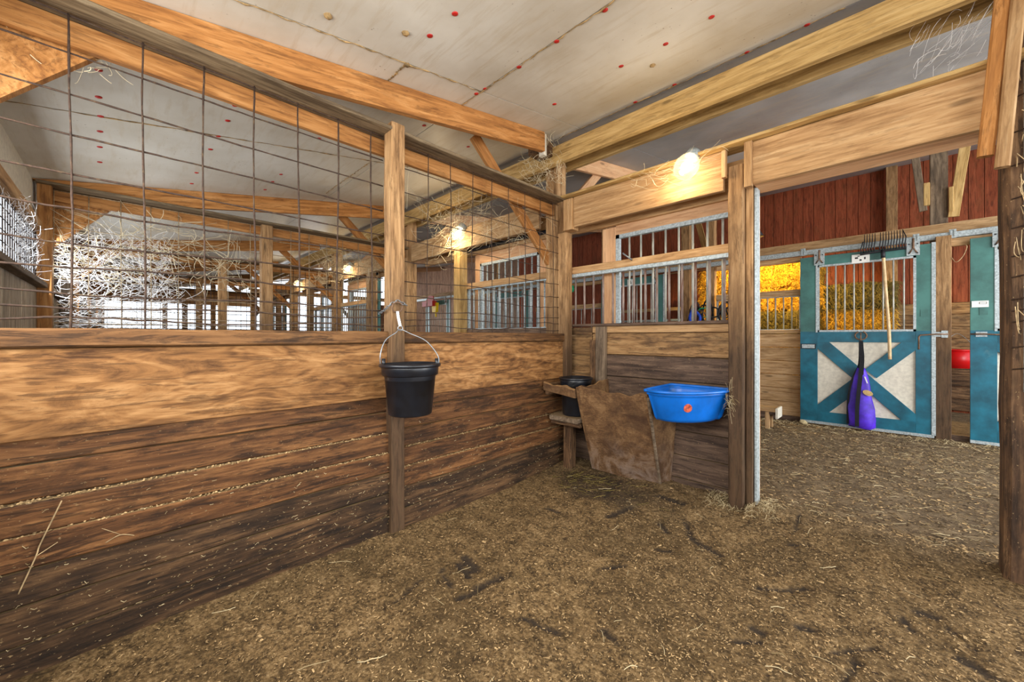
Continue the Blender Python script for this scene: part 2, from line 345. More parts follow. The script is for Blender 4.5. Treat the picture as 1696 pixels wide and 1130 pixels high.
def empty(name, loc=(0, 0, 0), label=None, cat=None, group=None, kind=None):
    o = bpy.data.objects.new(name, None); o.empty_display_size = 0.1
    link(o, Matrix.Translation(loc)); return tag(o, label, cat, group, kind)
def copy_tree(o, M4, parent=None):
    c = o.copy(); link(c, M4, parent)
    for ch in list(o.children):
        copy_tree(ch, M4 @ (MW[o].inverted() @ MW[ch]), c)
    return c
def plank_mb(L, W, T, jit=0.0015, ch=0.004, step=0.22, seed=None):
    """timber along local X with chamfered, slightly uneven edges"""
    rnd = random.Random(seed if seed is not None else random.random())
    n = max(1, min(14, int(L / step))); mb = MB(); vs = []
    y, z = W / 2, T / 2; ch = min(ch, y * 0.4, z * 0.4)
    sec = [(-y + ch, -z), (y - ch, -z), (y, -z + ch), (y, z - ch), (y - ch, z), (-y + ch, z), (-y, z - ch), (-y, -z + ch)]
    for i in range(n + 1):
        x = -L / 2 + L * i / n
        jt = rnd.uniform(-jit, jit); jb = rnd.uniform(-jit, jit); jz = rnd.uniform(-jit, jit) * 0.6
        for (a, b) in sec: vs.append((x, a + (jt if a > 0 else jb), b + jz))
    fs = []
    for i in range(n):
        for k in range(8): fs.append((i * 8 + k, i * 8 + (k + 1) % 8, (i + 1) * 8 + (k + 1) % 8, (i + 1) * 8 + k))
    fs.append(tuple(range(7, -1, -1))); fs.append(tuple(n * 8 + k for k in range(8)))
    return mb.add(vs, fs)
def bx(name, a, b, mat, parent=None, jit=0.0015, ch=0.004, smooth=False):
    """axis-aligned timber between two corners, grain along its longest side"""
    a = Vector(a); b = Vector(b); lo = Vector([min(p, q) for p, q in zip(a, b)]); hi = Vector([max(p, q) for p, q in zip(a, b)])
    d = hi - lo; c = (lo + hi) / 2
    ax = max(range(3), key=lambda i: d[i])
    if ax == 0: L, W, T = d.x, d.y, d.z; R = Matrix()
    elif ax == 1: L, W, T = d.y, d.x, d.z; R = Matrix.Rotation(PI / 2, 4, 'Z')
    else: L, W, T = d.z, d.y, d.x; R = Matrix.Rotation(-PI / 2, 4, 'Y')
    return ob(name, plank_mb(L, W, T, jit, ch), mat, parent, Matrix.Translation(c) @ R)
def beam(name, p0, p1, wid, thk, mat, parent=None, up=(0, 0, 1), jit=0.002, ch=0.004):
    """timber from p0 to p1; thk measured along 'up'"""
    p0 = Vector(p0); p1 = Vector(p1); x = (p1 - p0); L = x.length; x.normalize()
    z = Vector(up); z = (z - x * z.dot(x)).normalized(); y = z.cross(x)
    R = Matrix((x, y, z)).transposed().to_4x4()
    return ob(name, plank_mb(L, wid, thk, jit, ch), mat, parent, Matrix.Translation((p0 + p1) / 2) @ R)

def zc(y): return 2.99 + 0.165 * (y - 2.57)      # underside of the sloping ceiling
PART_X = [-2.3, -5.05, -7.8, -10.55, -13.3]
XEND = -16.1

# ================================================================== SETTING
# ---- floor
MARKS = [  # dark gouges where the rubber mat shows: (x0,y0),(x1,y1),halfwidth
    ((-1.35, 2.27), (-1.30, 2.48), 0.018), ((-1.52, 2.48), (-1.56, 2.81), 0.012), ((-1.22, 2.73), (-1.05, 2.73), 0.017), ((-0.95, 2.52), (-0.83, 2.35), 0.012), ((-0.86, 2.37), (-0.69, 2.31), 0.017), ((-1.07, 2.40), (-0.99, 2.34), 0.013), ((-1.66, 1.31), (-1.53, 1.28), 0.020), ((-1.64, 1.25), (-1.52, 1.22), 0.016), ((-1.66, 1.15), (-1.52, 1.11), 0.009), ((-1.42, 1.19), (-1.40, 1.33), 0.014), ((-1.43, 1.09), (-1.40, 1.18), 0.013), ((-1.61, 0.87), (-1.66, 1.04), 0.007), ((-0.47, 2.13), (-0.29, 2.29), 0.010), ((-0.45, 1.69), (-0.37, 1.78), 0.008), ((-0.41, 1.83), (-0.39, 1.83), 0.018), ((-0.29, 1.97), (-0.24, 1.99), 0.014), ((0.02, 2.33), (0.05, 2.27), 0.012), ((0.06, 2.40), (0.12, 2.42), 0.013), ((0.15, 2.36), (0.21, 2.29), 0.006), ((-0.13, 1.75), (-0.10, 1.92), 0.010), ((-0.17, 1.91), (-0.06, 2.05), 0.008), ((-0.42, 2.76), (-0.43, 3.01), 0.009), ((-0.43, 2.63), (-0.34, 2.70), 0.008), ((-1.13, 1.21), (-0.97, 1.25), 0.010), ((-0.85, 1.39), (-0.78, 1.37), 0.015), ((-1.08, 1.76), (-1.00, 1.84), 0.010), ((-1.73, 2.08), (-1.63, 2.09), 0.012), ((-0.97, 2.12), (-0.89, 2.15), 0.010), ((0.18, 2.21), (0.25, 2.16), 0.018)]
def mark(x, y):
    m = 0.0
    for (a, b, hw) in MARKS:
        ax, ay = a; bx_, by = b; dx, dy = bx_ - ax, by - ay
        t = max(0, min(1, ((x - ax) * dx + (y - ay) * dy) / (dx * dx + dy * dy + 1e-9)))
        d = math.hypot(x - ax - t * dx, y - ay - t * dy) + 0.012 * noise.noise((x * 30, y * 30, 1)) + 0.008 * noise.noise((x * 90, y * 90, 7))
        if d < hw * 1.6: m = max(m, min(1, (hw * 1.6 - d) / (hw * 0.7)))
    # damp dark patch in front of the manger
    d = math.hypot((x + 1.62) / 0.55, (y - 2.62) / 0.30) + 0.35 * noise.noise((x * 5, y * 5, 3))
    if d < 1: m = max(m, min(0.75, (1 - d) * 1.6))
    return m
def fh(x, y):
    h = 0.022 * noise.noise((x * 1.1, y * 1.1, 0)) + 0.010 * noise.noise((x * 4, y * 4, 2)) + 0.004 * noise.noise((x * 13, y * 13, 5))
    if y > 2.2: h += 0.055 * min(1, (y - 2.2) / 0.7) * (1 if y < 4.2 else max(0, 1 - (y - 4.2) / 1.5))
    if -0.7 < x < 0.5: h += 0.03 * math.exp(-((y - 3.0) / 0.18) ** 2)
    e = x + 2.2
    if 0 <= e < .25 and y < 3: h += 0.012 * (1 - e / .25)
    return h
floor = empty('floor', (0, 0, 0), kind='structure')
def grid(x0, x1, y0, y1, st):
    nx = int((x1 - x0) / st); ny = int((y1 - y0) / st); vs = []; mk = []
    for j in range(ny + 1):
        for i in range(nx + 1):
            x = x0 + (x1 - x0) * i / nx; y = y0 + (y1 - y0) * j / ny; m = mark(x, y) if y < 3.2 else 0
            vs.append((x, y, fh(x, y) - 0.008 * m)); mk.append(m)
    fs = [(j * (nx + 1) + i, j * (nx + 1) + i + 1, (j + 1) * (nx + 1) + i + 1, (j + 1) * (nx + 1) + i) for j in range(ny) for i in range(nx)]
    return vs, fs, mk
for (gx, nm) in (((-2.3, 1.4, -0.7, 3.2, 0.016), 'stall_bedding'), ((-3.2, 3.0, 3.2, 9.3, 0.05), 'alley_ground')):
    vs, fs, mk = grid(*gx); me = bpy.data.meshes.new(nm); me.from_pydata(vs, [], fs)
    at = me.attributes.new('mark', 'FLOAT', 'POINT'); at.data.foreach_set('value', mk)
    me.polygons.foreach_set('use_smooth', [True] * len(me.polygons)); me.materials.append(M['floor'])
    link(bpy.data.objects.new(nm, me), None, floor)
mbf = MB(); mbf.add([(XEND - 14, -12, -0.03), (5, -12, -0.03), (5, 16, -0.03), (XEND - 14, 16, -0.03)], [(0, 1, 2, 3)])
ob('packed_ground', mbf, 'dirt', floor, Matrix())
mbf = MB(); mbf.add([(XEND, -0.6, -0.005), (-2.3, -0.6, -0.005), (-2.3, 3.2, -0.005), (-3.2, 3.2, -0.005), (-3.2, 9.3, -0.005), (XEND, 9.3, -0.005)], [(0, 1, 2, 3, 4, 5)])
ob('far_bedding', mbf, 'floor', floor, Matrix())

def flakes(name, n, region, size, mat, parent, long=2.0, lift=0.004, dens=None):
    mb = MB(); tone = []
    i = 0
    while i < n:
        x, y = region(); 
        if dens and random.random() > dens(x, y): continue
        i += 1
        s = random.uniform(*size); a = random.uniform(0, 2 * PI); l = s * random.uniform(1, long); ww = s * random.uniform(0.35, 0.8)
        ca, sa = math.cos(a), math.sin(a); z = fh(x, y) + lift * random.random() + 0.001
        tz = random.uniform(-0.5, 0.5) * s; tw = random.uniform(-0.4, 0.4) * s
        c = [(-l / 2, -ww / 2, -tz), (l / 2, -ww / 2, tz), (l / 2, ww / 2, tz + tw), (-l / 2, ww / 2, -tz + tw)]
        mb.add([(x + ca * p - sa * q, y + sa * p + ca * q, z + abs(r)) for p, q, r in c], [(0, 1, 2, 3)]); tone.append(random.random() ** 1.3)
    mb.tone = tone
    me = bpy.data.meshes.new(name); me.from_pydata(mb.v, [], mb.f)
    at = me.attributes.new('tone', 'FLOAT', 'FACE'); at.data.foreach_set('value', tone); me.materials.append(M[mat])
    o = link(bpy.data.objects.new(name, me), None, parent); return tag(o, kind='stuff')
def reg_near():
    while True:
        r = random.random() ** 0.7 * 3.2 + 0.4; a = random.uniform(-0.05, PI * 0.66)
        x = r * math.cos(a + 0.0); y = r * math.sin(a)
        x = random.uniform(-2.15, 1.3) if random.random() < .5 else x
        y = random.uniform(-0.4, 3.2) if random.random() < .5 else y
        if -2.18 < x < 1.3 and -0.5 < y < 3.2: return x, y
flakes('wood_chips', 66000, reg_near, (0.0025, 0.0075), 'chip', floor, 2.4, dens=lambda x, y: 1 - 0.9 * mark(x, y))
flakes('coarse_wood_chips', 700, reg_near, (0.009, 0.016), 'chip', floor, 1.9, dens=lambda x, y: 1 - 0.9 * mark(x, y))
flakes('alley_chips', 16000, lambda: (random.uniform(-2.2, 1.8), random.uniform(3.0, 6.7)), (0.006, 0.016), 'chip', floor, 2.4)
def stems(name, n, region, lr, mat, parent, rad=0.0012, hf=fh, lift=0.01, spread=PI):
    mb = MB(); tone = []
    for i in range(n):
        x, y = region(); l = random.uniform(*lr); a = random.uniform(-spread, spread); cv = random.uniform(-0.8, 0.8)
        pts = []; px, py = x, y
        for k in range(5):
            pts.append((px, py, hf(px, py) + 0.003 + lift * random.random() * (0.3 + 0.7 * math.sin(k * PI / 4))))
            px += math.cos(a + cv * k / 4) * l / 4; py += math.sin(a + cv * k / 4) * l / 4
        f0 = len(mb.f); mb.tube(pts, rad * random.uniform(0.7, 1.5), 3, cap=False); tone += [random.random()] * (len(mb.f) - f0)
    me = bpy.data.meshes.new(name); me.from_pydata(mb.v, [], mb.f)
    at = me.attributes.new('tone', 'FLOAT', 'FACE'); at.data.foreach_set('value', tone); me.materials.append(M[mat])
    return tag(link(bpy.data.objects.new(name, me), None, parent), kind='stuff')
def reg_al(): return random.uniform(-2.0, 1.6), 3.1 + 3.55 * random.random()
stems('loose_straw', 520, reg_al, (0.02, 0.11), 'straw', floor, 0.0014, spread=0.9)
stems('fine_straw', 1500, reg_al, (0.01, 0.05), 'straw', floor, 0.0012)
stems('straw_by_doors', 420, lambda: (random.uniform(-2.2, 1.7), random.gauss(6.5, 0.07)), (0.03, 0.13), 'straw', floor, 0.0014, lift=0.03)
stems('stall_straw', 160, reg_near, (0.03, 0.12), 'straw', floor, 0.0011)
stems('doorway_straw', 260, lambda: (random.uniform(-0.95, -0.55), random.gauss(2.95, 0.07)), (0.02, 0.08), 'straw', floor, 0.0010, lift=0.03)
stems('damp_hay', 150, lambda: (random.gauss(-1.75, .2), random.gauss(2.62, .09)), (0.03, 0.10), 'strand_dark', floor, 0.0008, lift=.004)

# ---- ceiling: white panels with dusty joints and red screw caps
ceil = empty('ceiling', (0, 0, 2.6), kind='structure')
ROWS = [-0.85, -0.02 - .45, 0.0]
def cpanel(x0, x1, y0, y1):
    g = 0.004; mb = MB(); x0 += g; x1 -= g; y0 += g; y1 -= g
    vs = [(x0, y0, zc(y0)), (x1, y0, zc(y0)), (x1, y1, zc(y1)), (x0, y1, zc(y1))]
    vs += [(a, b, c + 0.03) for a, b, c in vs]
    mb.add(vs, [(0, 1, 2, 3), (7, 6, 5, 4), (0, 4, 5, 1), (1, 5, 6, 2), (2, 6, 7, 3), (3, 7, 4, 0)])
    ob('ceiling_panel', mb, 'ceiling' if y0 < 2.8 else 'ceiling_shaded', ceil, Matrix())
xs = [3.5, 2.0, 0.46, -1.97, -3.45 - 0.0]
xs = [3.4, 1.2, -1.97 + 0.0, -3.45, -4.9, -6.1, -7.32, -8.54, -9.76, -10.98, -12.2, -13.42, -14.64, XEND]
ysr = [-0.6, 1.69, 2.83, 5.27, 7.7, 9.35]
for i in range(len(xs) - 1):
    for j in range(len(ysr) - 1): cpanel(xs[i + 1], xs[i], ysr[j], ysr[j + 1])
mb = MB(); 
mb.add([(XEND, -0.6, zc(-0.6) + .035), (3.4, -0.6, zc(-0.6) + .035), (3.4, 9.35, zc(9.35) + .035), (XEND, 9.35, zc(9.35) + .035)], [(0, 1, 2, 3)])
mb.add([(XEND, -0.6, zc(-0.6) + .06), (3.4, -0.6, zc(-0.6) + .06), (3.4, 9.35, zc(9.35) + .06), (XEND, 9.35, zc(9.35) + .06)], [(0, 1, 2, 3)])
ob('ceiling_backing', mb, 'joint', ceil, Matrix())
# ragged foam and dust along the joints
def joint_line(p, q, n):
    mb = MB(); pts = []
    for i in range(n + 1):
        t = i / n; x = p[0] + (q[0] - p[0]) * t + random.uniform(-.006, .006); y = p[1] + (q[1] - p[1]) * t + random.uniform(-.006, .006)
        pts.append((x, y, zc(y) - random.uniform(0, .004)))
    mb.tube(pts, [random.choice((.0015, .002, .003, .005)) for _ in pts], 5)
    ob('joint_dust', mb, 'joint', ceil, Matrix(), smooth=True)
for p, q in (((-1.97, -.3), (-1.97, 1.69)), ((-0.2, 1.69), (-2.2, 1.69)), ((-0.2, 2.83), (-2.2, 2.83)), ((-2.2, 1.13), (-1.97, 1.13)), ((-3.45, -.5), (-3.45, 2.0)), ((-3.5, 1.62), (-4.6, 1.62)), ((-0.3, 3.7), (-2.4, 3.7)), ((.2, 3.3), (-2.0, 3.3))):
    joint_line(p, q, 60)
DOTS = [(-1.5, 1.12), (-1.7, 1.11), (-1.04, 1.71), (-1.34, 1.7), (-1.63, 1.7), (-1.93, 1.69), (-2.01, 1.68), (-0.97, 2.27), (-1.25, 2.25), (-1.14, 2.82), (-1.44, 2.81), (-0.71, 2.25), (-0.68, 2.83), (-0.37, 2.83), (-1.81, 2.27), (-2.86, -0.09), (-3.18, -0.1), (-2.93, 0.49), (-3.17, 0.49), (-3.46, 0.48), (-3.74, 0.47), (-4.35, 0.45), (-4.69, 0.45), (-3.18, 1.07), (-4.13, 1.05), (-4.38, 1.04), (-4.67, 1.04), (-3.7, -0.11), (-4.34, -0.13), (-2.59, 1.64), (-2.76, 2.21), (-4.0, -0.12), (-3.45, -.1)]
cap0 = None
for (x, y) in DOTS:
    Mx = Matrix.Translation((x, y, zc(y))) @ Matrix.Rotation(math.atan(0.165), 4, 'X')
    if cap0 is None:
        mb = MB().lathe([(0.0005, -.005), (.010, -.005), (.015, -.003), (.0155, 0)], n=12); cap0 = ob('screw_cap', mb, 'redcap', ceil, Mx, smooth=True)
    else: link(bpy.data.objects.new('screw_cap', cap0.data), Mx, ceil)
for (x, y) in ((-1.75, 1.0), (-1.12, 2.42), (-2.2, 1.12), (-1.98, 1.14), (-1.85, .66)):     # foam blobs
    mb = MB().lathe([(0.001, -.012), (.012, -.01), (.018, -.003), (.02, 0)], n=9)
    mb.v = [(a + random.uniform(-.004, .004), b + random.uniform(-.004, .004), c) for a, b, c in mb.v]
    ob('foam_blob', mb, 'joint', ceil, Matrix.Translation((x, y, zc(y))), smooth=True)

# ---- siding walls
def siding(root, x0, x1, y, z0, ztop, mat, wdt=0.16):
    n = int(round((x1 - x0) / wdt)); me = None
    for i in range(n):
        x = x0 + (i + .5) * (x1 - x0) / n
        if me is None:
            o = bx('siding_board', (x - wdt / 2 + .003, y, z0), (x + wdt / 2 - .003, y + .02, ztop), mat, root, 0, .0025); me = o.data; M0 = MW[o]
        else: link(bpy.data.objects.new('siding_board', me), Matrix.Translation((x - (x0 + .5 * (x1 - x0) / n), 0, 0)) @ M0, root)
wall_alley = empty('wall_back', (0, 9.3, 0), kind='structure')
siding(wall_alley, -8.96, 3.2, 9.3, 0, zc(9.3) + .02, 'red')
bx('wall_backing', (-9, 9.33, 0), (3.3, 9.36, 4.14), 'red', wall_alley, 0)
wb2 = empty('wall_far_back', (-12.5, 9.3, 0), kind='structure')
siding(wb2, XEND, -8.96, 9.3, 0, zc(9.3) + .02, 'pale_siding', 0.2)
bx('wall_backing', (XEND, 9.33, 0), (-9, 9.36, 4.14), 'pale_siding', wb2, 0)
bx('wall_girt', (-8.9, 9.22, 2.7), (-2.6, 9.27, 2.725), 'header', wall_alley)
for i in range(9):
    bx('kick_board', (-3.2, 9.24, .04 + i * .19), (2.4, 9.27, .04 + i * .19 + .184), 'post_dark' if i < 4 else 'board_back', wall_alley)

# outer wall on the left, with wire-screened windows
wo = empty('wall_outer', (-9, -.5, 0), kind='structure')
zt = zc(-.5)
for k in range(5):
    xa = PART_X[k] if k else -2.3
    xb = PART_X[k + 1] if k < 4 else XEND
    x = xa
    while x > xb + .05:
        x2 = max(xb, x - .2)
        bx('wall_board', (x2 + .004, -.54, 0), (x - .004, -.5, 1.60), 'pale_grey', wo, .001)
        x = x2
    bx('window_sill', (xb, -.53, 1.6), (xa, -.44, 1.64), 'post_grey', wo)
    bx('window_head', (xb, -.53, 2.07), (xa, -.47, 2.14), 'header', wo)
    bx('upper_wall_panel', (xb, -.55, 2.14), (xa, -.52, zt + .02), 'white', wo, 0)
    for xx in ((xa + xb) / 2 - .1, xb + .06)[(1 if k == 0 else 0):]:
        bx('wall_stud', (xx - .04, -.5, 0), (xx + .04, -.42, zt), 'orange' if xx < xb + .1 else 'post_grey', wo)
for k in range(3):
    xa = -2.3 if k == 0 else PART_X[k]; xb = PART_X[k + 1]; mb = MB(); x = xb + .04
    while x < xa:
        mb.tube([(x, -.515, 1.64), (x + random.uniform(-.01, .01), -.515, 1.85), (x, -.515, 2.07)], .0035, 4, cap=False); x += .075
    for z in (1.69, 1.76, 1.83, 1.90, 1.97, 2.03): mb.tube([(xb, -.51, z), ((xa + xb) / 2, -.51, z + .008), (xa, -.51, z)], .0035, 4, cap=False)
    tag(ob('window_screen', mb, 'wire', wo), kind='stuff')
# the near stall's own outer wall (behind the camera), with an open window
for i in range(18): bx('wall_board', (-2.3 + i * .2 + .002, -.54, 0), (-2.1 + i * .2 - .002, -.5, 1.2), 'board_purple', wo, .001)
bx('upper_wall_panel', (-2.3, -.55, 2.25), (1.3, -.52, zt + .02), 'white', wo, 0)

# end wall with the big bright opening of the alley
we = empty('wall_end', (XEND, 4.5, 0), kind='structure')
for y in [-.5 + i * .2 for i in range(19)]: bx('wall_board', (XEND - .03, y, 0), (XEND, y + .195, 1.15), 'board_purple', we, .001)
for y in (-.45, .9, 2.1, 3.2): bx('wall_post', (XEND - .05, y - .06, 0), (XEND + .07, y + .06, zc(y)), 'post', we)
bx('wall_header', (XEND - .05, -.5, 2.25), (XEND + .05, 3.3, 2.75), 'knotty', we)
for y in (6.7, 7.9, 9.2): bx('wall_post', (XEND - .05, y - .07, 0), (XEND + .07, y + .07, zc(y)), 'post_grey', we)
for i in range(13): bx('wall_board', (XEND - .03, 6.75 + i * .2, 0), (XEND, 6.75 + i * .2 + .195, 2.6), 'pale_siding', we, .001)
bx('wall_header', (XEND - .05, 3.2, 2.75), (XEND + .05, 9.3, 2.9), 'header', we)
beam('wall_brace', (XEND, 6.6, 2.0), (XEND, 5.9, 2.8), .06, .12, 'post_dark', we, up=(0, 1, 0))
beam('wall_brace', (XEND, 3.3, 2.0), (XEND, 4.0, 2.8), .06, .12, 'post_dark', we, up=(0, 1, 0))
bx('wall_post', (XEND - .05, 5.0, 2.8), (XEND + .05, 5.12, zc(5)), 'post_dark', we)
# ---- near left wall : cap rail, plywood sheet, stained boards
wl_ = empty('wall_left', (-2.25, 1.2, 0), kind='structure')
XB = -2.205
SE = [-.06, .115, .25, .375, .495, .61, .74]
PRR = ([.031, .033, .034, .036, .022, -.004], [.031, .034, .036, .020, .0, -.004])
for seg, (y0, y1) in enumerate(((-.5, 1.18), (1.182, 2.90))):
    for i in range(6):
        pr = PRR[seg][i]
        zz0 = SE[i] + (0.012 if seg else 0); zz1 = SE[i + 1] - .004 + (0.012 if seg else 0)
        mat = 'board_dark' if i < 3 - seg else 'board_mid'
        bx('wall_plank', (XB - .045, y0, zz0), (XB - .008 + pr, y1, zz1), mat, wl_, .0035, .006)
    bx('wall_plank', (XB - .045, y0, .742 + .012 * seg), (XB - .01, y1, .845), 'board_mid', wl_, .003, .005)
    bx('plywood_panel', (XB - .05, y0, .828 - .01 * seg), (XB + .0, y1, 1.158), 'ply', wl_, .0022, .003)
    bx('cap_rail', (XB - .06, y0, 1.160), (XB + .022, y1, 1.232), 'caprail', wl_, .003, .008)
    bx('top_rail', (XB - .16, y0, 1.1), (XB - .06, y1, 1.228), 'caprail', wl_, .003, .006)
# dusty sawdust lying on the ledges of the proud planks, and stray straw stuck to the wall
led = MB(); tone = []
for i in range(2600):
    y = random.uniform(-.4, 2.88); seg = int(y > 1.18); i_ = random.choice(((4, 4, 3, 3, 0), (3, 3, 2, 2, 0))[seg])
    x = XB - .008 + PRR[seg][i_] - random.uniform(0, .02); z = SE[i_ + 1] - .004 + (.012 if seg else 0) + random.uniform(0, .008)
    s = random.uniform(.002, .006); a = random.uniform(0, PI)
    led.add([(x, y - s, z), (x + s * .6, y, z - s * .3), (x, y + s, z + s * .2), (x - s * .5, y, z + s * .6)], [(0, 1, 2, 3)]); tone.append(random.random())
led.tone = tone
tag(ob('sawdust_on_ledges', led, 'chip', wl_, Matrix()), kind='stuff')
led = MB(); tone = []
for i in range(420):
    y = random.uniform(-.35, 2.85); z = abs(random.gauss(0, .28)) + .03
    if z > .75: continue
    x = XB + .031; l = random.uniform(.004, .018); a = random.uniform(-1, 1)
    f0 = len(led.f); led.tube([(x, y, z), (x + .003, y + l * math.cos(a) * .6, z + l * math.sin(a)), (x, y + l * math.cos(a), z + l * math.sin(a) * .8)], .0011, 3, cap=False); tone += [random.random()] * (len(led.f) - f0)
led.tone = tone
tag(ob('stuck_shavings', led, 'straw', wl_, Matrix()), kind='stuff')

# ---- wall of boards behind the manger
wf = empty('wall_front', (-1.5, 3.07, 0), kind='structure')
zs = [0.0, .10, .28, .47, .66, .852, 1.042, 1.232]
for i in range(7):
    mt = ('board_purple', 'board_purple', 'board_purple', 'board_purple', 'board_purple', 'board_purple', 'board_back')[i]
    bx('wall_plank', (-1.98 if i > 3 else -2.3, 3.05, zs[i] + .003), (-.72, 3.09, zs[i + 1] - .003), mt, wf, .002, .004)
for (za, zb) in ((.66, .85), (.855, 1.025), (1.03, 1.21), (1.215, 1.29)):
    bx('wall_plank', (-2.3, 3.045, za), (-1.985, 3.085, zb - .003), 'board_back', wf, .002, .004)
bx('wall_plank', (-1.98, 3.045, 1.236), (-.72, 3.09, 1.296), 'header', wf, .002)
bx('cap_rail', (-2.3, 3.0, 1.296), (-.72, 3.1, 1.318), 'board_purple', wf)
bx('grille_rail', (-2.2, 2.99, 1.79), (-.80, 3.03, 1.855), 'header', wf)
bx('steel_rail', (-2.2, 2.985, 1.757), (-.80, 3.025, 1.79), 'galv', wf)
bx('scab_board', (-1.925, 3.0, .70), (-1.83, 3.045, 1.29), 'post_grey', wf, .004)
bx('scab_board', (-1.99, 3.01, .72), (-1.93, 3.042, 1.17), 'post_dark', wf, .003)
gb = None
for i in range(14):
    x = -2.145 + i * .0985
    if gb is None:
        mb = MB().tube([(0, 0, 1.31), (0, 0, 1.76)], .0095, 10)
        gb = ob('grille_bar', mb, 'rustbar', wf, Matrix.Translation((x, 3.01, 0)), smooth=True)
    else: link(bpy.data.objects.new('grille_bar', gb.data), Matrix.Translation((x, 3.01, 0)), wf)

# ================================================================== TIMBER FRAME
def timber(name, a, b, mat, label, cat, **k): return tag(bx(name, a, b, mat, **k), label, cat)
timber('post', (-2.25, 1.135, -.03), (-2.15, 1.225, 2.50), 'post', 'square wooden post in the middle of the near mesh partition, holding the black bucket', 'post', jit=.002, ch=.006)
timber('post', (-2.42, 2.90, 0), (-2.28, 3.04, 2.98), 'post', 'tall thick corner post rising to the ceiling girder', 'post', ch=.006)
timber('post', (-2.27, 2.89, -.02), (-2.165, 2.985, 2.17), 'post', 'shorter post in the stall corner, stained black at its foot', 'post', ch=.006)
timber('post', (-.806, 2.88, -.03), (-.715, 2.975, 2.345), 'post', 'gnawed doorway post just right of the blue feeder', 'post', jit=.003, ch=.007)
pj_ = timber('door_jamb', (-.712, 2.93, 0), (-.672, 3.03, 2.24), 'post', 'thin wooden jamb board between the gnawed post and the steel edge strip', 'door jamb')
tag(bx('steel_edge_strip', (-.668, 2.955, 0), (-.652, 3.03, 2.19), 'galv', None, 0, .002), 'tall galvanised steel strip edging the open doorway', 'edge strip')
timber('post', (.356, 2.88, -.03), (.54, 3.04, 2.9), 'post_dark', 'thick dark rough post at the right edge beside the open doorway', 'post', jit=.006, ch=.02)
o = beam('hanging_plank', (.293, 2.80, 2.03), (.356, 2.80, 2.95), .04, .052, 'orange', None, (1, 0, 0), .004, .012); tag(o, 'round-ended orange plank hanging in front of the right-hand post', 'plank')
o = beam('hanging_plank', (.336, 2.78, 1.96), (.400, 2.78, 2.95), .035, .045, 'header', None, (1, 0, 0), .004, .008); tag(o, 'second hanging board with a broken lower end beside the dark post', 'plank')
# header beams along the stall front
timber('header_beam', (-2.06, 2.86, 2.19), (-.83, 2.90, 2.46), 'header', 'wide honey-coloured header board above the stall grille, under the lit jar lamp', 'beam', jit=.002)
timber('header_beam', (-.655, 2.86, 2.185), (.37, 2.90, 2.46), 'header', 'wide knotty header board spanning the open doorway', 'beam', jit=.002)
timber('header_beam', (-2.2, 3.09, 2.20), (.5, 3.13, 2.46), 'header', 'rear header board on the alley side of the stall front', 'beam')
timber('soffit_board', (-.655, 2.902, 2.188), (.37, 3.088, 2.205), 'salmon', 'pinkish soffit board closing the underside of the doorway header', 'board')
timber('dust_ledge_plank', (-2.2, 2.80, 2.462), (.42, 2.98, 2.482), 'girder', 'long flat dusty plank lying on top of the stall front headers', 'plank', jit=.004)
timber('filler_block', (-2.165, 2.84, 2.17), (-2.065, 2.94, 2.45), 'header', 'square block at the corner end of the left header board', 'block')
timber('filler_block', (-.835, 2.835, 2.27), (-.808, 2.875, 2.45), 'header', 'short narrow cleat left of the gnawed post top', 'block')
timber('filler_block', (-.70, 2.835, 2.17), (-.655, 2.875, 2.46), 'header', 'longer cleat right of the gnawed post top, above the steel strip', 'block')
timber('girder', (-16, 2.78, 2.78), (3.2, 2.83, 2.945), 'girder', 'long straw-coloured roof girder board crossing the top right, on the stall side', 'beam', jit=.002)
timber('girder', (-16, 3.06, 2.83), (3.2, 3.105, 3.0), 'girder', 'second long girder board on the alley side behind the dark gap', 'beam')
timber('filler_block', (-2.40, 2.62, 2.86), (-2.24, 2.79, 2.99), 'post_dark', 'dark dusty block on top of the girder above the corner post', 'block', jit=.006)
timber('filler_block', (-2.25, 2.60, 2.80), (-2.19, 2.64, 2.99), 'white', 'small pale blue-white packing piece at the end of the near rafter', 'block')

ORD = ['near', 'second', 'third', 'fourth', 'fifth']
# partition frames: header, cap plank, wire mesh
HZ = [2.438, 2.291, 2.132, 1.982, 1.830, 1.696, 1.567, 1.472, 1.369, 1.317, 1.266]
def wire_panel(x, y0, y1, ys, label, mat, rad, amp, seg=True):
    r = empty('wire_mesh_panel', (x, (y0 + y1) / 2, 1.235), label, 'wire mesh', 'cattle-panel wire infills of the stall partitions')
    rnd = random.Random(int(x * 100 + y0 * 10))
    for i, z in enumerate(HZ):
        pts = []; n = 26 if amp > .004 else 8; ph = rnd.uniform(0, 6)
        a = amp * (0.35 if i < 5 else 1.0)
        for k in range(n + 1):
            y = y0 + (y1 - y0) * k / n
            pts.append((x + rnd.uniform(-1, 1) * .002, y, z + a * math.sin(ph + y * (3 + i * .4)) + a * .35 * rnd.uniform(-1, 1)))
        ob('horizontal_wire', MB().tube(pts, [rad * rnd.uniform(.85, 1.35) for _ in pts], 6), mat, r, Matrix(), smooth=True)
    for y in ys:
        n = 18 if amp > .004 else 6; pts = []; ph = rnd.uniform(0, 6)
        for k in range(n + 1):
            z = 1.19 + (2.44 - 1.19) * k / n
            pts.append((x + .006, y + amp * .6 * math.sin(ph + z * 4) + rnd.uniform(-1, 1) * amp * .15, z))
        ob('vertical_wire', MB().tube(pts, [rad * rnd.uniform(.9, 1.4) for _ in pts], 6), mat, r, Matrix(), smooth=True)
    return r
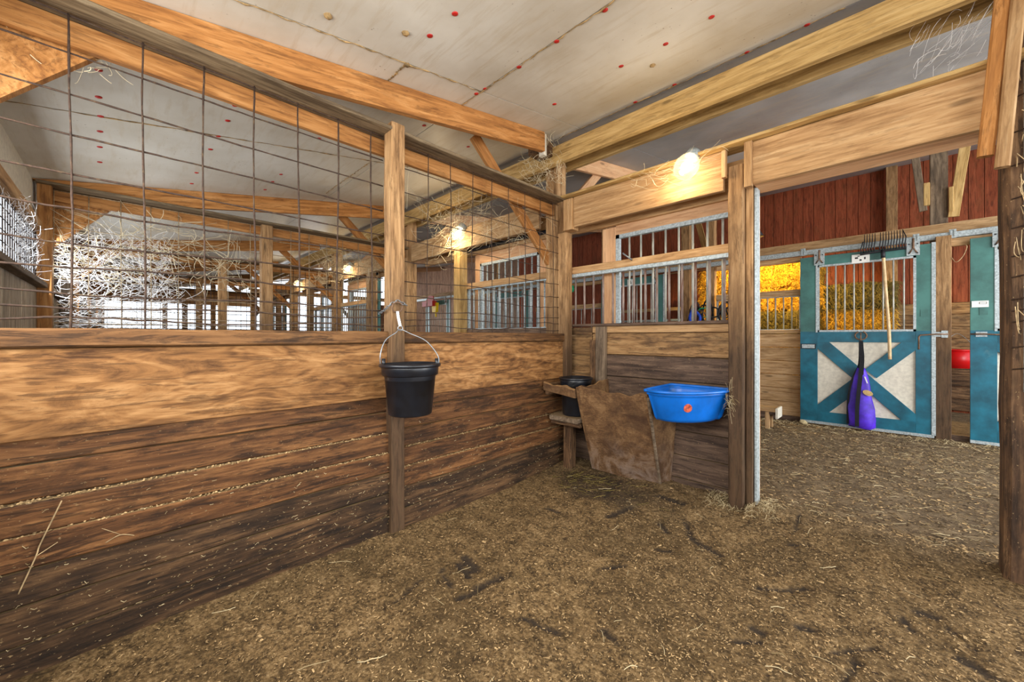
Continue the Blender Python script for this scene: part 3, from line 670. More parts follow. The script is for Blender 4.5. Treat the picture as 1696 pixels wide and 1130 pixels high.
wire_panel(-2.255, -.45, 1.132, [-.344, -.144, .06, .26, .457, .655, .857, 1.056], 'rusty square wire mesh left of the bucket post, over the near board wall', 'wire', .0034, .008)
wire_panel(-2.255, 1.228, 2.89, [1.451, 1.643, 1.84, 2.038, 2.225, 2.422, 2.616, 2.80], 'rusty square wire mesh between the bucket post and the corner', 'wire', .0026, .009)
YS = [-.417 + .2 * i for i in range(17)]
for k, X in enumerate(PART_X):
    nm = ORD[k]
    bx_ = timber('partition_header', (X - .035, -.5, 2.349), (X + .0, 2.88, 2.447), 'orange', 'orange top rail behind the wire mesh of the %s partition' % nm, 'beam')
    timber('partition_cap_plank', (X - .045, -.5, 2.449), (X + .147, 2.86, 2.470), 'capplank', 'dusty grey plank lying flat on the %s mesh partition' % nm, 'plank', jit=.003)
    # gusset at the outer wall
    g = MB().prism([(-.5, 1.88), (-.5, 2.45), (-.02, 2.45), (-.04, 2.41)], X - .09, X - .05, 'YZ')
    tag(ob('gusset_board', g, 'orange'), 'wide brown gusset board at the outer wall end of the %s partition' % nm, 'board')
    # rafter
    yr0, yr1 = -.55, 2.60
    rx = X + .10
    def raf(y): return zc(y)
    yk = 2.57 + (2.472 + .169 - 2.99) / .165
    g = MB().prism([(yr1, zc(yr1) - .002), (yr0, zc(yr0) - .002), (yr0, 2.4715), (yk, 2.4715), (yr1, zc(yr1) - .169)], rx - .02, rx + .02, 'YZ')
    a_, b_ = Vector((rx, yr0, zc(yr0))), Vector((rx, yr1, zc(yr1))); xx = (b_ - a_).normalized(); yy = Vector((-1, 0, 0)); zz = xx.cross(yy)
    M4 = Matrix.Translation((a_ + b_) / 2) @ Matrix((xx, yy, zz)).transposed().to_4x4(); iv = M4.inverted(); g.v = [tuple(iv @ Vector(v)) for v in g.v]
    o = ob('rafter', g, 'orange', None, M4)
    tag(o, 'long orange-brown rafter sloping up above the %s partition' % nm, 'rafter')
    o = beam('rafter', (X - .08, 3.11, zc(3.11) - .085), (X - .08, 9.25, zc(9.25) - .085), .04, .165, 'salmon', None, (0, 0, 1), .003)
    tag(o, 'pinkish rafter crossing the alley roof in line with the %s partition' % nm, 'rafter')
    o = beam('knee_brace', (X - .10, 1.98, zc(1.98) - .08), (X - .10, 2.93, 1.93), .035, .10, 'orange', None, (0, 1, 1))
    tag(o, 'diagonal knee brace from the stall-side rafter of the %s partition to its front post' % nm, 'brace')
    o = beam('knee_brace', (X - .12, 3.02, 2.30), (X - .12, 3.85, zc(3.85) - .12), .035, .10, 'salmon', None, (0, 1, 1))
    tag(o, 'pale diagonal brace from the %s partition post up to the alley rafter' % nm, 'brace')
    if k:
        timber('post', (X - .05, 1.08, 0), (X + .06, 1.19, 2.46), 'post', 'wooden mid post of the %s mesh partition' % nm, 'post')
        timber('post', (X - .14, 2.9, 0), (X + .02, 3.06, 2.9), 'post', 'front post of the %s partition up to the girder' % nm, 'post')
        pr = empty('stall_partition', (X, 1.2, 0), 'board lower half of the %s partition, below its wire mesh' % nm, 'partition')
        for i in range(7): bx('wall_plank', (X - .03, -.5, .02 + i * .165), (X + .01, 2.9, .02 + i * .165 + .16), 'board_mid', pr)
        bx('cap_rail', (X - .06, -.5, 1.18), (X + .04, 2.9, 1.225), 'caprail', pr)
        if k < 4:
            wire_panel(X + .01, -.45, 2.88, YS, 'dusty wire mesh of the %s partition' % nm, 'wire_far' if k == 1 else 'wire', .0030 if k == 1 else .004, .003)
# right-hand partition wires at the frame edge
rp = empty('wire_mesh_panel', (.47, 2.4, 1.2), 'strip of rusty mesh at the right edge beside the dark post', 'wire mesh', 'cattle-panel wire infills of the stall partitions')
for i, z in enumerate(HZ + [1.15, 1.05]): ob('horizontal_wire', MB().tube([(.375, 2.872, z), (.42, 2.86, z + .01), (.47, 2.75, z), (.50, 2.3, z)], .003, 6), 'wire', rp, Matrix(), smooth=True)
ob('vertical_wire', MB().tube([(.412, 2.868, .95), (.414, 2.868, 1.6), (.412, 2.868, 2.5)], .004, 6), 'galv', rp, Matrix(), smooth=True)

# ================================================================== STALL FRONTS OF THE NEIGHBOURS
def bar_window(root, x0, x1, y, z0, z1, nb, barmat='bar', fr='galv', fw=.03, part='window_frame', r=.0085, depth=.035):
    f = MB(); 
    f.box((x0, y, z0), (x0 + fw, y + depth, z1)); f.box((x1 - fw, y, z0), (x1, y + depth, z1))
    f.box((x0, y, z1 - fw), (x1, y + depth, z1)); f.box((x0, y, z0), (x1, y + depth, z0 + fw))
    fo = ob(part, f, fr, root)
    b = MB().tube([(0, 0, z0 + fw * .5), (0, 0, z1 - fw * .5)], r, 8); me = None
    for i in range(nb):
        x = x0 + fw / 2 + (i + 1) * (x1 - x0 - fw) / (nb + 1)
        Mx = Matrix.Translation((x, y + depth / 2, 0))
        if me is None: o = ob('bar', b, barmat, fo, Mx, smooth=True); me = o.data
        else: link(bpy.data.objects.new('bar', me), Mx, fo)
    return fo
# our own door, slid open behind the grille
d = empty('sliding_door', (-1.3, 3.15, .05), 'own stall door slid open behind the near grille, bare plywood side with steel-framed barred window', 'door')
bx('stile', (-1.93, 3.13, .06), (-1.79, 3.17, 2.19), 'salmon', d); bx('stile', (-.80, 3.13, .06), (-.68, 3.17, 2.19), 'salmon', d)
bx('top_board', (-1.79, 3.13, 2.105), (-.80, 3.17, 2.22), 'salmon', d); bx('lower_panel', (-1.79, 3.13, .06), (-.80, 3.17, 1.27), 'salmon', d)
bar_window(d, -1.79, -.79, 3.125, 1.26, 2.115, 8, 'bar', 'galv', .034)
# neighbour front (second bay, mirrored)
def stall_front(k, xa, xb, opening, where):
    """boards, grille and door between xa<xb ; opening=(o0,o1)"""
    g0, g1 = (opening[1] + .1, xb) if opening[0] - xa < .5 else (xa, opening[0] - .1)
    r = empty('stall_front', ((g0 + g1) / 2, 3.0, 0), 'board and bar front of the %s' % where, 'stall front')
    for i in range(6): bx('wall_plank', (g0, 3.04, .02 + i * .2), (g1, 3.08, .02 + i * .2 + .195), 'board_back', r)
    bx('cap_rail', (g0, 2.98, 1.22), (g1, 3.1, 1.29), 'board_purple', r)
    bx('grille_rail', (g0, 2.985, 1.785), (g1, 3.03, 1.855), 'header', r)
    bar_window(r, g0, g1, 3.0, 1.28, 1.79, 13, 'galv', 'galv', .02)
    d = empty('sliding_door', ((g0 + g1) / 2, 3.12, .05), 'pale plywood door with barred window slid open behind the front of the %s' % where, 'door')
    bx('stile', (g0, 3.12, .06), (g0 + .1, 3.16, 2.22), 'salmon', d); bx('stile', (g1 - .26, 3.12, .06), (g1 - .12, 3.16, 2.22), 'salmon', d)
    bx('top_board', (g0 + .1, 3.12, 2.10), (g1 - .26, 3.16, 2.25), 'salmon', d); bx('lower_panel', (g0 + .1, 3.12, .06), (g1 - .26, 3.16, 1.27), 'salmon', d)
    bx('edge_strip', (g1 - .115, 3.12, .06), (g1 - .07, 3.16, 2.35), 'teal_up', d)
    bar_window(d, g0 + .1, g1 - .26, 3.115, 1.26, 2.105, 8, 'galv', 'galv', .03)
    p = opening[1] + .05 if g0 > opening[0] else opening[0] - .05
    timber('post', (p - .06, 2.87, 0), (p + .06, 2.99, 2.36), 'girder' if k == 0 else 'post', 'pale doorway post of the %s' % where, 'post')
    timber('header_beam', (xa + .1, 2.86, 2.25 if False else 2.26), (xb - .05, 2.90, 2.50), 'knotty', 'pale header board above the front of the %s' % where, 'beam')
    timber('header_beam', (xa + .1, 3.09, 2.22), (xb - .05, 3.13, 2.46), 'header', 'alley-side header board of the %s' % where, 'beam')
    timber('door_track', (g0 - .2 if g0 > opening[0] else xa, 3.05, 2.262), (g1, 3.08, 2.30), 'blackmetal', 'dark steel door track over the %s' % where, 'track')
stall_front(0, -4.95, -2.43, (-4.83, -3.86), 'second stall')
stall_front(1, -7.7, -5.19, (-6.2, -5.25), 'third stall')
stall_front(2, -10.45, -7.94, (-10.3, -9.3), 'fourth stall')
stall_front(3, -13.2, -10.69, (-11.7, -10.75), 'fifth stall')

# ================================================================== FAR SIDE OF THE ALLEY
timber('rail_board', (-12.2, 6.77, 2.405), (3.0, 6.81, 2.53), 'knotty', 'long pale board carrying the door track across the alley', 'beam')
tr = empty('door_track', (-4, 6.7, 2.33), 'long galvanised track the teal doors hang from', 'track')
bx('track_channel', (-12.2, 6.69, 2.335), (3.0, 6.75, 2.405), 'galv', tr, 0, .006)
for x in (-3.3, -.92, .17, .46):
    mb = MB()
    mb.box((x - .028, 6.683, 2.33), (x + .028, 6.69, 2.43)); mb.box((x - .02, 6.675, 2.35), (x - .008, 6.684, 2.42)); mb.box((x + .008, 6.675, 2.35), (x + .02, 6.684, 2.42))
    ob('track_bracket', mb, 'galv', tr)
timber('sill_board', (-3.2, 6.72, .0), (3.0, 6.80, .07), 'board_purple', 'low weathered sill board below the teal doors', 'sill')

def teal_door(x0, label, group=None, sign=False, latch_side=1, nbars=9, simple=False):
    W = 1.26; x1 = x0 + W; y = 6.64; r = empty('sliding_door', (x0 + W / 2, y, 0.04), label, 'door')
    bx('backing_board', (x0 + .01, y + .02, .05), (x1 - .01, y + .04, 1.25), 'white', r, 0)
    for nm, a, b, mt in (('stile', (x0, .05), (x0 + .19, 1.27), 'teal'), ('stile', (x0, 1.27), (x0 + .19, 2.29), 'teal_up'), ('stile', (x1 - .15, .05), (x1 - .0, 1.27), 'teal'), ('stile', (x1 - .15, 1.27), (x1, 2.29), 'teal_up'),
                         ('rail', (x0 + .19, 1.13), (x1 - .15, 1.28), 'teal'), ('rail', (x0 + .19, .05), (x1 - .15, .19), 'teal'), ('rail', (x0 + .19, 2.15), (x1 - .15, 2.29), 'teal_up')):
        bx(nm, (a[0], y, a[1]), (b[0], y + .02, b[1]), mt, r, 0, .002)
    cx, cz = (x0 + x1 + .04) / 2, .66
    for s in (1, -1):
        p = Vector((x0 + .19, y + .009 + .0 * s, .66 + s * .49)); q = Vector((x1 - .15, y + .009, .66 - s * .49))
        dd = (q - p).normalized()
        if s == 1: beam('cross_brace', p, q, .018, .15, 'teal', r, (0, 0, 1), 0, .002)
        else:
            m_ = (p + q) / 2
            beam('cross_brace', p, m_ - dd * .10, .018, .15, 'teal', r, (0, 0, 1), 0, .002); beam('cross_brace', m_ + dd * .10, q, .018, .15, 'teal', r, (0, 0, 1), 0, .002)
    for (a, b) in (((x0, 0.02), (x1, .055)), ((x1 - .022, .05), (x1 + .012, 2.3)), ((x0 + .19 - .02, 1.26), (x0 + .19, 2.17))):
        bx('steel_edge', (a[0], y - .006, a[1]), (b[0], y + .045, b[1]), 'galv', r, 0, .001)
    bar_window(r, x0 + .185, x1 - .145, y - .004, 1.265, 2.165, nbars, 'bar', 'galv', .024)
    for hx in (x0 + .21, x1 - .17):
        mb = MB(); mb.box((hx - .055, y - .014, 2.17), (hx + .055, y - .006, 2.335)); mb2 = MB(); mb2.tube([(hx, y - .02, 2.25), (hx, y - .02, 2.37)], .011, 8)
        h = ob('hanger_plate', mb, 'galv', r); ob('hanger_bolt', mb2, 'rustring', h, smooth=True)
        for bx2 in (-.035, .035):
            for bz in (2.195, 2.305): ob('bolt_head', MB().tube([(hx + bx2, y - .014, bz), (hx + bx2, y - .02, bz)], .008, 6), 'blackmetal', h)
        ob('roller_bracket', MB().tube([(hx - .03, y - .018, 2.20), (hx, y - .024, 2.26), (hx + .03, y - .018, 2.20)], .009, 6), 'rustring', h, smooth=True)
    return r, x0, x1, y
d1, a1, b1, yd = teal_door(-.945, 'closed teal sliding door with white panels and X brace, purple bag hanging on it')
d2, a2, b2, _ = teal_door(.585, 'partly open teal sliding door at the right, cut by the dark post')
d3, a3, b3, _ = teal_door(-4.12, 'teal door seen through the near grille, with a small numbered card')
d4, a4, b4, _ = teal_door(-10.4, 'far teal barred door seen through the mesh beside the bucket post')
d5, a5, b5, _ = teal_door(-7.3, 'teal door seen between the bars of the second stall front')
def latch(root, x, s, y, z=1.22):
    mb = MB().tube([(x, y - .02, z + .01), (x + s * .10, y - .03, z + .01), (x + s * .22, y - .035, z), (x + s * .235, y - .035, z - .02), (x + s * .235, y - .035, z - .17)], .008, 8)
    l = ob('latch_bolt', mb, 'rustring', root, smooth=True)
    p = MB(); p.box((x + s * .04, y - .008, z - .02), (x + s * .12, y, z + .035)); ob('latch_plate', p, 'galv', l)
latch(d1, b1 - .02 + .13, -1, yd); latch(d2, a2, 1, yd)
kp = MB(); kp.box((.365, 6.63, 1.19), (.41, 6.64, 1.27)); kp.box((.36, 6.625, 1.2), (.372, 6.64, 1.26))
# cards on doors
def card(name, x, z, w_, h_, y, label, marks=()):
    r = MB(); r.box((x - w_ / 2, y - .003, z - h_ / 2), (x + w_ / 2, y, z + h_ / 2)); o = ob(name, r, 'card'); tag(o, label, 'card')
    for (mx, mz, mw, mh) in marks:
        q = MB(); q.box((x + mx - mw / 2, y - .0045, z + mz - mh / 2), (x + mx + mw / 2, y - .003, z + mz + mh / 2)); ob('printed_mark', q, 'blackmetal', o)
    return o
card('card', -.32, 2.20, .17, .11, yd - .004, 'white card tucked under the fork head on the teal door', [(-.04, .01, .03, .02), (.0, -.02, .02, .02), (.04, .0, .015, .03), (-.02, .03, .02, .01)])
card('card', .655, 1.56, .12, .07, yd - .006, 'small white card on the partly open right-hand door', [(.02, 0, .05, .003), (.02, .02, .05, .003), (.045, .01, .003, .02), (-.005, .01, .003, .02)])
card('card', -3.49, 2.21, .13, .11, yd - .006, 'white numbered card seen behind the near grille', [(0, .0, .012, .07), (-.018, .012, .03, .012), (.0, -.015, .05, .01)])
np_ = MB(); np_.box((-.935, yd - .008, 1.035), (-.775, yd, 1.105)); o = ob('nameplate', np_, 'blackmetal'); tag(o, 'small dark-framed plate low on the left stile of the closed teal door', 'plate')
np_ = MB(); np_.box((-.925, yd - .012, 1.045), (-.785, yd - .008, 1.095)); ob('plate_insert', np_, 'galv', o)
for (x, lb) in ((.235, 'small greenish square tag on the right stile of the closed teal door'), (.68, 'greenish tag just below the card of the partly open door')):
    q = MB(); q.box((x - .03, yd - .004, 1.44), (x + .03, yd - .001, 1.52)); tag(ob('tag', q, 'teal_up'), lb, 'tag')

timber('post', (.325, 6.64, 0), (.448, 6.76, 2.36), 'post', 'pale knotty post between the two near teal doors', 'post')
st = MB().box((.37, 6.625, 1.19), (.42, 6.639, 1.27)); tag(ob('latch_keeper', st, 'galv'), 'galvanised latch keeper plate on the post between the doors', 'latch')
timber('door_head_board', (.45, 6.70, 2.24), (1.9, 6.76, 2.33), 'knotty', 'short header board above the gap beside the right teal door', 'board')
timber('post', (.29, 6.84, 2.3), (.435, 6.97, zc(6.9)), 'post_grey', 'grey upper post rising above the track behind the doorway header', 'post')
o = beam('knee_brace', (.235, 6.82, 2.72), (.13, 6.82, 3.75), .03, .07, 'post_grey', None, (1, 0, 0)); tag(o, 'narrow grey strut left of the grey upper post', 'brace')
o = beam('knee_brace', (.475, 6.82, 2.60), (.60, 6.82, 3.75), .03, .09, 'girder', None, (1, 0, 0)); tag(o, 'pale leaning strut right of the grey upper post', 'brace')
timber('filler_block', (.235, 6.80, 2.78), (.288, 6.86, 3.05), 'girder', 'yellow block nailed left of the grey upper post', 'block')
timber('filler_block', (.437, 6.80, 2.66), (.475, 6.86, 2.95), 'girder', 'yellow block nailed right of the grey upper post', 'block')
timber('post', (-.12, 9.1, 1.7), (.02, 9.22, zc(9.1)), 'post', 'brown stud against the red wall behind the fork', 'post')
timber('alley_beam', (-8, 6.84, 3.42), (3, 6.9, 3.58), 'header', 'high beam over the teal doors, mostly hidden by the doorway header', 'beam')
# board walls between doors
def alley_wall(x0, x1, where, bars=6, tall=False):
    r = empty('stall_front', ((x0 + x1) / 2, 6.75, 0), 'pale board front with bars %s' % where, 'stall front')
    for i in range(6): bx('wall_plank', (x0, 6.74, .07 + i * .196), (x1, 6.78, .07 + i * .196 + .19), 'knotty', r, .0015)
    bx('wall_rail', (x0, 6.72, 1.25), (x1, 6.78, 1.30), 'knotty', r); bx('grille_rail', (x0, 6.71, 1.78), (x1, 6.79, 1.87), 'knotty', r)
    bar_window(r, x0, x1, 6.73, 1.29, 1.79, bars, 'bar', 'galv', .02)
    bx('head_board', (x0, 6.74, 2.26), (x1, 6.79, 2.33), 'header', r)
    return r
alley_wall(-2.05, -.95, 'in front of the hay, left of the closed teal door', 10)
alley_wall(-5.9, -4.16, 'left of the carded teal door')
alley_wall(-8.9, -7.34, 'beyond the second teal door')
for x, w_, lb in ((-2.55, .14, 'brown post behind the near grille, left of the tack hook'), (-2.15, .12, 'honey post at the left end of the hay front'), (-4.14, .10, 'thin post left of the carded teal door'), (-7.32, .1, 'post left of the teal door behind the second stall bars'), (-9.0, .12, 'post right of the far teal door')):
    timber('post', (x - w_ / 2, 6.76, 0), (x + w_ / 2, 6.88, zc(6.8)), 'post', lb, 'post')
o = beam('knee_brace', (-2.27, 6.95, 2.60), (-2.45, 6.95, 3.35), .04, .09, 'girder', None, (1, 0, 0)); tag(o, 'orange leaning strut seen through the near barred window', 'brace')
timber('rail_board', (-4.2, 7.4, 1.70), (-2.6, 7.44, 1.76), 'knotty', 'lower cross rail inside the stall behind the carded door', 'rail')
timber('post', (-4.28, 7.38, 0), (-4.2, 7.46, 1.9), 'post_plain', 'short post carrying the cross rails behind the carded door', 'post')
timber('rail_board', (-4.2, 7.4, 1.50), (-2.6, 7.44, 1.54), 'galv', 'grey rail below the cross rail behind the carded door', 'rail')
timber('plywood_sheet', (-3.35, 7.45, .0), (-2.75, 7.47, 1.50), 'ply', 'orange plywood sheet standing inside the stall behind the carded door', 'panel')

# ---- hay bales
def bale(x, y, z, rot, mat, smat, label):
    L, W, H = .92, .46, .40; r = empty('hay_bale', (x, y, z), label, 'hay bale'); R = Matrix.Translation((x, y, z)) @ Matrix.Rotation(rot, 4, 'Z'); MW[r] = R; r.matrix_basis = R
    bm = bmesh.new(); bmesh.ops.create_cube(bm, size=1); bmesh.ops.subdivide_edges(bm, edges=bm.edges, cuts=9, use_grid_fill=True)
    rs = random.uniform(0, 50)
    for v in bm.verts:
        p = Vector((v.co.x * L, v.co.y * W, (v.co.z + .5) * H)); n_ = Vector(v.co).normalized()
        q = Vector(v.co); m = max(abs(q.x), abs(q.y), abs(q.z)); l = q.length
        k = .06 * (l / .866) ** 3
        d_ = noise.noise((p.x * 7 + rs, p.y * 7, p.z * 7)) * .05 + noise.noise((p.x * 22 + rs, p.y * 22, p.z * 22)) * .025
        v.co = p - n_ * k + n_ * d_
    me = bpy.data.meshes.new('bale_body'); bm.to_mesh(me); bm.free(); me.materials.append(M[mat])
    link(bpy.data.objects.new('bale_body', me), R, r)
    mb = MB(); tone = []
    for i in range(1500):
        f = random.random(); 
        if f < .6: p = Vector((random.uniform(-L / 2, L / 2), -W / 2, random.uniform(0, H)))
        elif f < .8: p = Vector((random.uniform(-L / 2, L / 2), random.uniform(-W / 2, W / 2), H))
        else: p = Vector((L / 2 * random.choice((-1, 1)), random.uniform(-W / 2, W / 2), random.uniform(0, H)))
        p *= .95
        dr = Vector((random.gauss(0, 1), random.gauss(-.3, .6), random.gauss(-.1, .7))).normalized() * random.uniform(.04, .10)
        sg = Vector((0, 0, -.03)); f0 = len(mb.f)
        mb.tube([p, p + dr * .5 + Vector((0, -.015, .01)), p + dr + sg], .0024, 3, cap=False); tone += [random.random()] * (len(mb.f) - f0)
    me = bpy.data.meshes.new('loose_hay'); me.from_pydata(mb.v, [], mb.f); at = me.attributes.new('tone', 'FLOAT', 'FACE'); at.data.foreach_set('value', tone); me.materials.append(M[smat])
    tag(link(bpy.data.objects.new('loose_hay', me), R, r), kind='stuff')
    tw = MB()
    for s in (-.2, .2): tw.tube([(s, -W / 2 - .005, .0), (s, -W / 2 - .02, H / 2), (s, -W / 2 + .01, H), (s, 0, H + .015), (s, W / 2, H)], .003, 4)
    ob('baling_twine', tw, 'twine', r, R)
hb = 0
col_lbl = ['in the left hay column', 'in the middle hay column', 'in the right hay column']
hl = ['bottom', 'second', 'third', 'fourth', 'fifth', 'topmost']
for c, (bxx, n) in enumerate(((-2.2, 6), (-1.32, 6), (-.5, 5))):
    for i in range(n):
        dark = (c == 2 and i in (1, 4)) or (c == 1 and i == 3)
        bale(bxx + random.uniform(-.06, .06), 7.95 + random.uniform(-.08, .08) + .12 * c, .02 + i * .405, random.uniform(-.12, .12), 'haydark' if dark else 'hay', 'strand_dark' if dark else 'strand', '%s hay bale, %s bale %s behind the closed teal door' % ('greenish' if dark else 'golden', hl[i] if i < 5 else 'topmost', col_lbl[c]))
bale(-.42, 7.45, .02, .3, 'haydark', 'strand_dark', 'greenish hay bale on the floor right behind the closed teal door')
hl_ = bpy.data.lights.new('hay_stall_lamp', 'SPOT'); hl_.energy = 270; hl_.spot_size = 2.3; hl_.spot_blend = .6; hl_.color = (1.0, .66, .16); hl_.shadow_soft_size = .06
o = bpy.data.objects.new('hay_stall_lamp', hl_); COL.objects.link(o); o.location = (-1.55, 7.0, 2.75); o.rotation_euler = (Vector((-1.6, 7.9, 1.5)) - Vector((-1.55, 7.0, 2.75))).to_track_quat('-Z', 'Y').to_euler()
wk = MB().lathe([(.02, .12), (.03, .12), (.10, .0), (.095, .0), (.02, .1)], n=20); wk.tube([(0, 0, .1), (0, 0, zc(7) - 2.77)], .006, 6)
tag(ob('work_lamp', wk, 'blackmetal', None, Matrix.Translation((-1.55, 7.0, 2.77)), smooth=True), 'dark cone shade of the warm lamp hanging over the hay stack', 'lamp')

# ================================================================== THINGS IN THE STALL
# manger / trough
def lerp(a, b, t): return a + (b - a) * t
mg = empty('manger', (-1.55, 2.95, .05), 'big tapered wooden manger with a gnawed wavy rim, in the stall corner', 'manger')
zt0, zb0 = .785, .05
def wavy(t): return .010 * math.sin(t * 8 + .6) - .022 * math.exp(-((t - .78) / .10) ** 2) + .004 * math.sin(t * 23)
def panel(name, A, B, C, D, thick, nrm, n=20, mat='trough', wav=True, parent=mg, seed=0):
    """A,B bottom corners, D,C top corners ; wavy top edge; thickness along nrm"""
    A, B, C, D = map(Vector, (A, B, C, D)); nrm = Vector(nrm) * thick; vs = []; fs = []; m = 8
    for side in (0, 1):
        for j in range(m + 1):
            for i in range(n + 1):
                t = i / n; u = j / m
                p = A.lerp(B, t).lerp(D.lerp(C, t), u)
                if wav: p.z += wavy(t + seed) * (u ** 6)
                p += nrm * side + nrm.normalized() * noise.noise((p.x * 9, p.y * 9, p.z * 9 + seed)) * .004 * (1 if u < 1 else 0)
                if j == m: p += nrm * (.25 if side == 0 else -.25)
                vs.append(p)
    W_ = n + 1; S_ = W_ * (m + 1)
    for j in range(m):
        for i in range(n):
            a = j * W_ + i; fs.append((a, a + 1, a + W_ + 1, a + W_)); b = S_ + a; fs.append((b, b + W_, b + W_ + 1, b + 1))
    for i in range(n):
        fs.append((i, S_ + i, S_ + i + 1, i + 1)); a = m * W_ + i; fs.append((a, a + 1, S_ + a + 1, S_ + a))
    for j in range(m):
        a = j * W_; fs.append((a, a + W_, S_ + a + W_, S_ + a)); a = j * W_ + n; fs.append((a, S_ + a, S_ + a + W_, a + W_))
    return ob(name, MB().add(vs, fs), mat, parent, smooth=False)
FTL = (-1.84, 2.575, zt0); FTR = (-1.245, 2.60, zt0 - .0); FBL = (-1.83, 2.80, .085); FBR = (-1.30, 2.925, .035)
panel('front_panel', FBL, FBR, FTR, FTL, .03, (0, 1, 0))
panel('side_panel', FBR, (-1.26, 3.045, .04), (-1.20, 3.045, zt0 - .02), FTR, .03, (-1, 0, 0), seed=2)
panel('side_panel', FBL, (-1.83, 3.045, .085), (-1.84, 3.045, zt0 + .03), FTL, .03, (1, 0, 0), seed=4)
bt = MB().add([(-1.82, 2.84, .16), (-1.29, 2.94, .12), (-1.27, 3.04, .12), (-1.82, 3.04, .16)], [(0, 1, 2, 3)]); ob('manger_floor', bt, 'trough', mg)
# steel-grey corner moulding on the manger's right front edge
ed = MB().tube([(FBR[0] + .008, FBR[1] + .004, FBR[2]), (FTR[0] + .008, FTR[1] + .004, FTR[2] - .02)], .012, 6); ob('edge_moulding', ed, 'post_grey', mg)
# bucket shelf left of the manger
sh = empty('bucket_shelf', (-2.02, 2.85, .08), 'two-tier corner shelf with a gnawed front board left of the manger', 'shelf')
panel('front_board', (-2.19, 2.59, .735), (-1.85, 2.585, .70), (-1.85, 2.58, .775), (-2.19, 2.59, .805), .03, (0, 1, 0), 14, 'trough', True, sh, 1)
bx('shelf_board', (-2.16, 2.64, .475), (-1.85, 2.98, .515), 'post_grey', sh, .005, .008)
bx('shelf_cleat', (-2.16, 2.66, .44), (-1.86, 2.70, .474), 'post_dark', sh)
bx('shelf_leg', (-2.10, 2.76, .02), (-2.02, 2.84, .475), 'post_dark', sh, .004)
bx('side_cleat', (-2.19, 2.62, .69), (-2.16, 2.95, .79), 'post_dark', sh)

def bucket(name, loc, label, mat='black', Rt=.17, Rb=.122, H=.285, rim=.0, bail=True):
    r = empty(name, loc, label, 'bucket')
    T = Matrix.Translation(loc)
    pr = [(.0005, 0), (Rb * .96, 0), (Rb, .006), (lerp(Rb, Rt * .88, .78), H * .78), (Rt * .885, H * .785), (Rt * .93, H * .8), (Rt * .945, H * .93), (Rt * .94, H)]
    inn = [(Rt * .90, H), (Rt * .85, H * .78), (Rb * .94, .012), (.0005, .012)]
    fl = .80
    ob('bucket_body', MB().lathe(pr + inn, n=48, flat=fl), mat, r, T, smooth=True)
    rim_p = [(Rt * .93, H - .012), (Rt, H - .012), (Rt * 1.02, H - .006), (Rt * 1.02, H + .002), (Rt * .995, H + .006), (Rt * .92, H + .006), (Rt * .9, H)]
    ob('rim', MB().lathe(rim_p, n=48, flat=fl), mat, r, T, smooth=True)
    return r
Mb = (-1.985, 1.165, .757)
bk = bucket('water_bucket', Mb, 'black flat-back bucket hanging from a chain on the middle post')
# bail handle: pivots at left and right, apex toward the ring
def catmull(P, n=6):
    P = [Vector(p) for p in P]; out = []
    for i in range(len(P) - 1):
        p0, p1, p2, p3 = P[max(i - 1, 0)], P[i], P[i + 1], P[min(i + 2, len(P) - 1)]
        for k in range(n):
            t = k / n; out.append(.5 * ((2 * p1) + (-p0 + p2) * t + (2 * p0 - 5 * p1 + 4 * p2 - p3) * t * t + (-p0 + 3 * p1 - 3 * p2 + p3) * t ** 3))
    out.append(P[-1]); return out
hx, hy = Mb[0], Mb[1]
ax_ = Vector((-.35, .94, 0)).normalized()  # along the rim
A_ = Vector((hx, hy, 1.045)) - Vector((.62, .78, 0)).normalized() * .150; B_ = Vector((hx, hy, 1.045)) + Vector((.62, .78, 0)).normalized() * .150
top = Vector((-2.10, 1.165, 1.245))
bail = catmull([A_ + Vector((0, 0, -.005)), A_ + Vector((-.012, -.012, .0)), A_ + Vector((-.012, -.012, .06)), A_.lerp(top, .35) + Vector((-.01, -.02, .065)), A_.lerp(top, .72) + Vector((0, 0, .035)), top, B_.lerp(top, .72) + Vector((0, 0, .03)), B_.lerp(top, .35) + Vector((.01, .01, .06)), B_ + Vector((.0, .005, .05)), B_ + Vector((.006, .008, .0)), B_ + Vector((.0, .0, -.01))], 6)
h = ob('bail_handle', MB().tube(bail, .0032, 8), 'chain', bk, Matrix(), smooth=True)
for P_ in (A_, B_): ob('bail_ear', MB().tube([P_ + Vector((0, 0, -.02)), P_ + Vector((0, 0, .03))], .011, 8), 'black', bk, Matrix(), smooth=True)
sn = empty('snap_hook', (-2.115, 1.165, 1.25), 'rope-wrapped snap hook joining the hanging bucket to its ring', 'hook')
ob('wrapped_shank', MB().tube(catmull([(-2.10, 1.165, 1.262), (-2.108, 1.163, 1.29), (-2.116, 1.16, 1.32), (-2.12, 1.158, 1.352)], 5), [.008 + .0018 * (i % 2) for i in range(16)], 8), 'card', sn, Matrix(), smooth=True)
ob('hook_eye', MB().tube([(-2.10 + .012 * math.cos(t) * .6, 1.165 + .012 * math.cos(t), 1.25 + .014 * math.sin(t)) for t in [i * PI / 6 for i in range(12)]], .003, 6, closed=True), 'chain', sn, Matrix(), smooth=True)
rg = MB().tube([(-2.128 + .006 * math.sin(t), 1.16 + .034 * math.cos(t), 1.378 + .030 * math.sin(t)) for t in [i * PI / 10 for i in range(20)]], .0045, 8, closed=True)
tag(ob('iron_ring', rg, 'rustring', smooth=True), 'rusty iron ring hanging on the middle post below the chain', 'ring')
ch = empty('chain', (-2.14, 1.16, 1.39), 'zinc chain wrapped around the middle post above the bucket', 'chain')
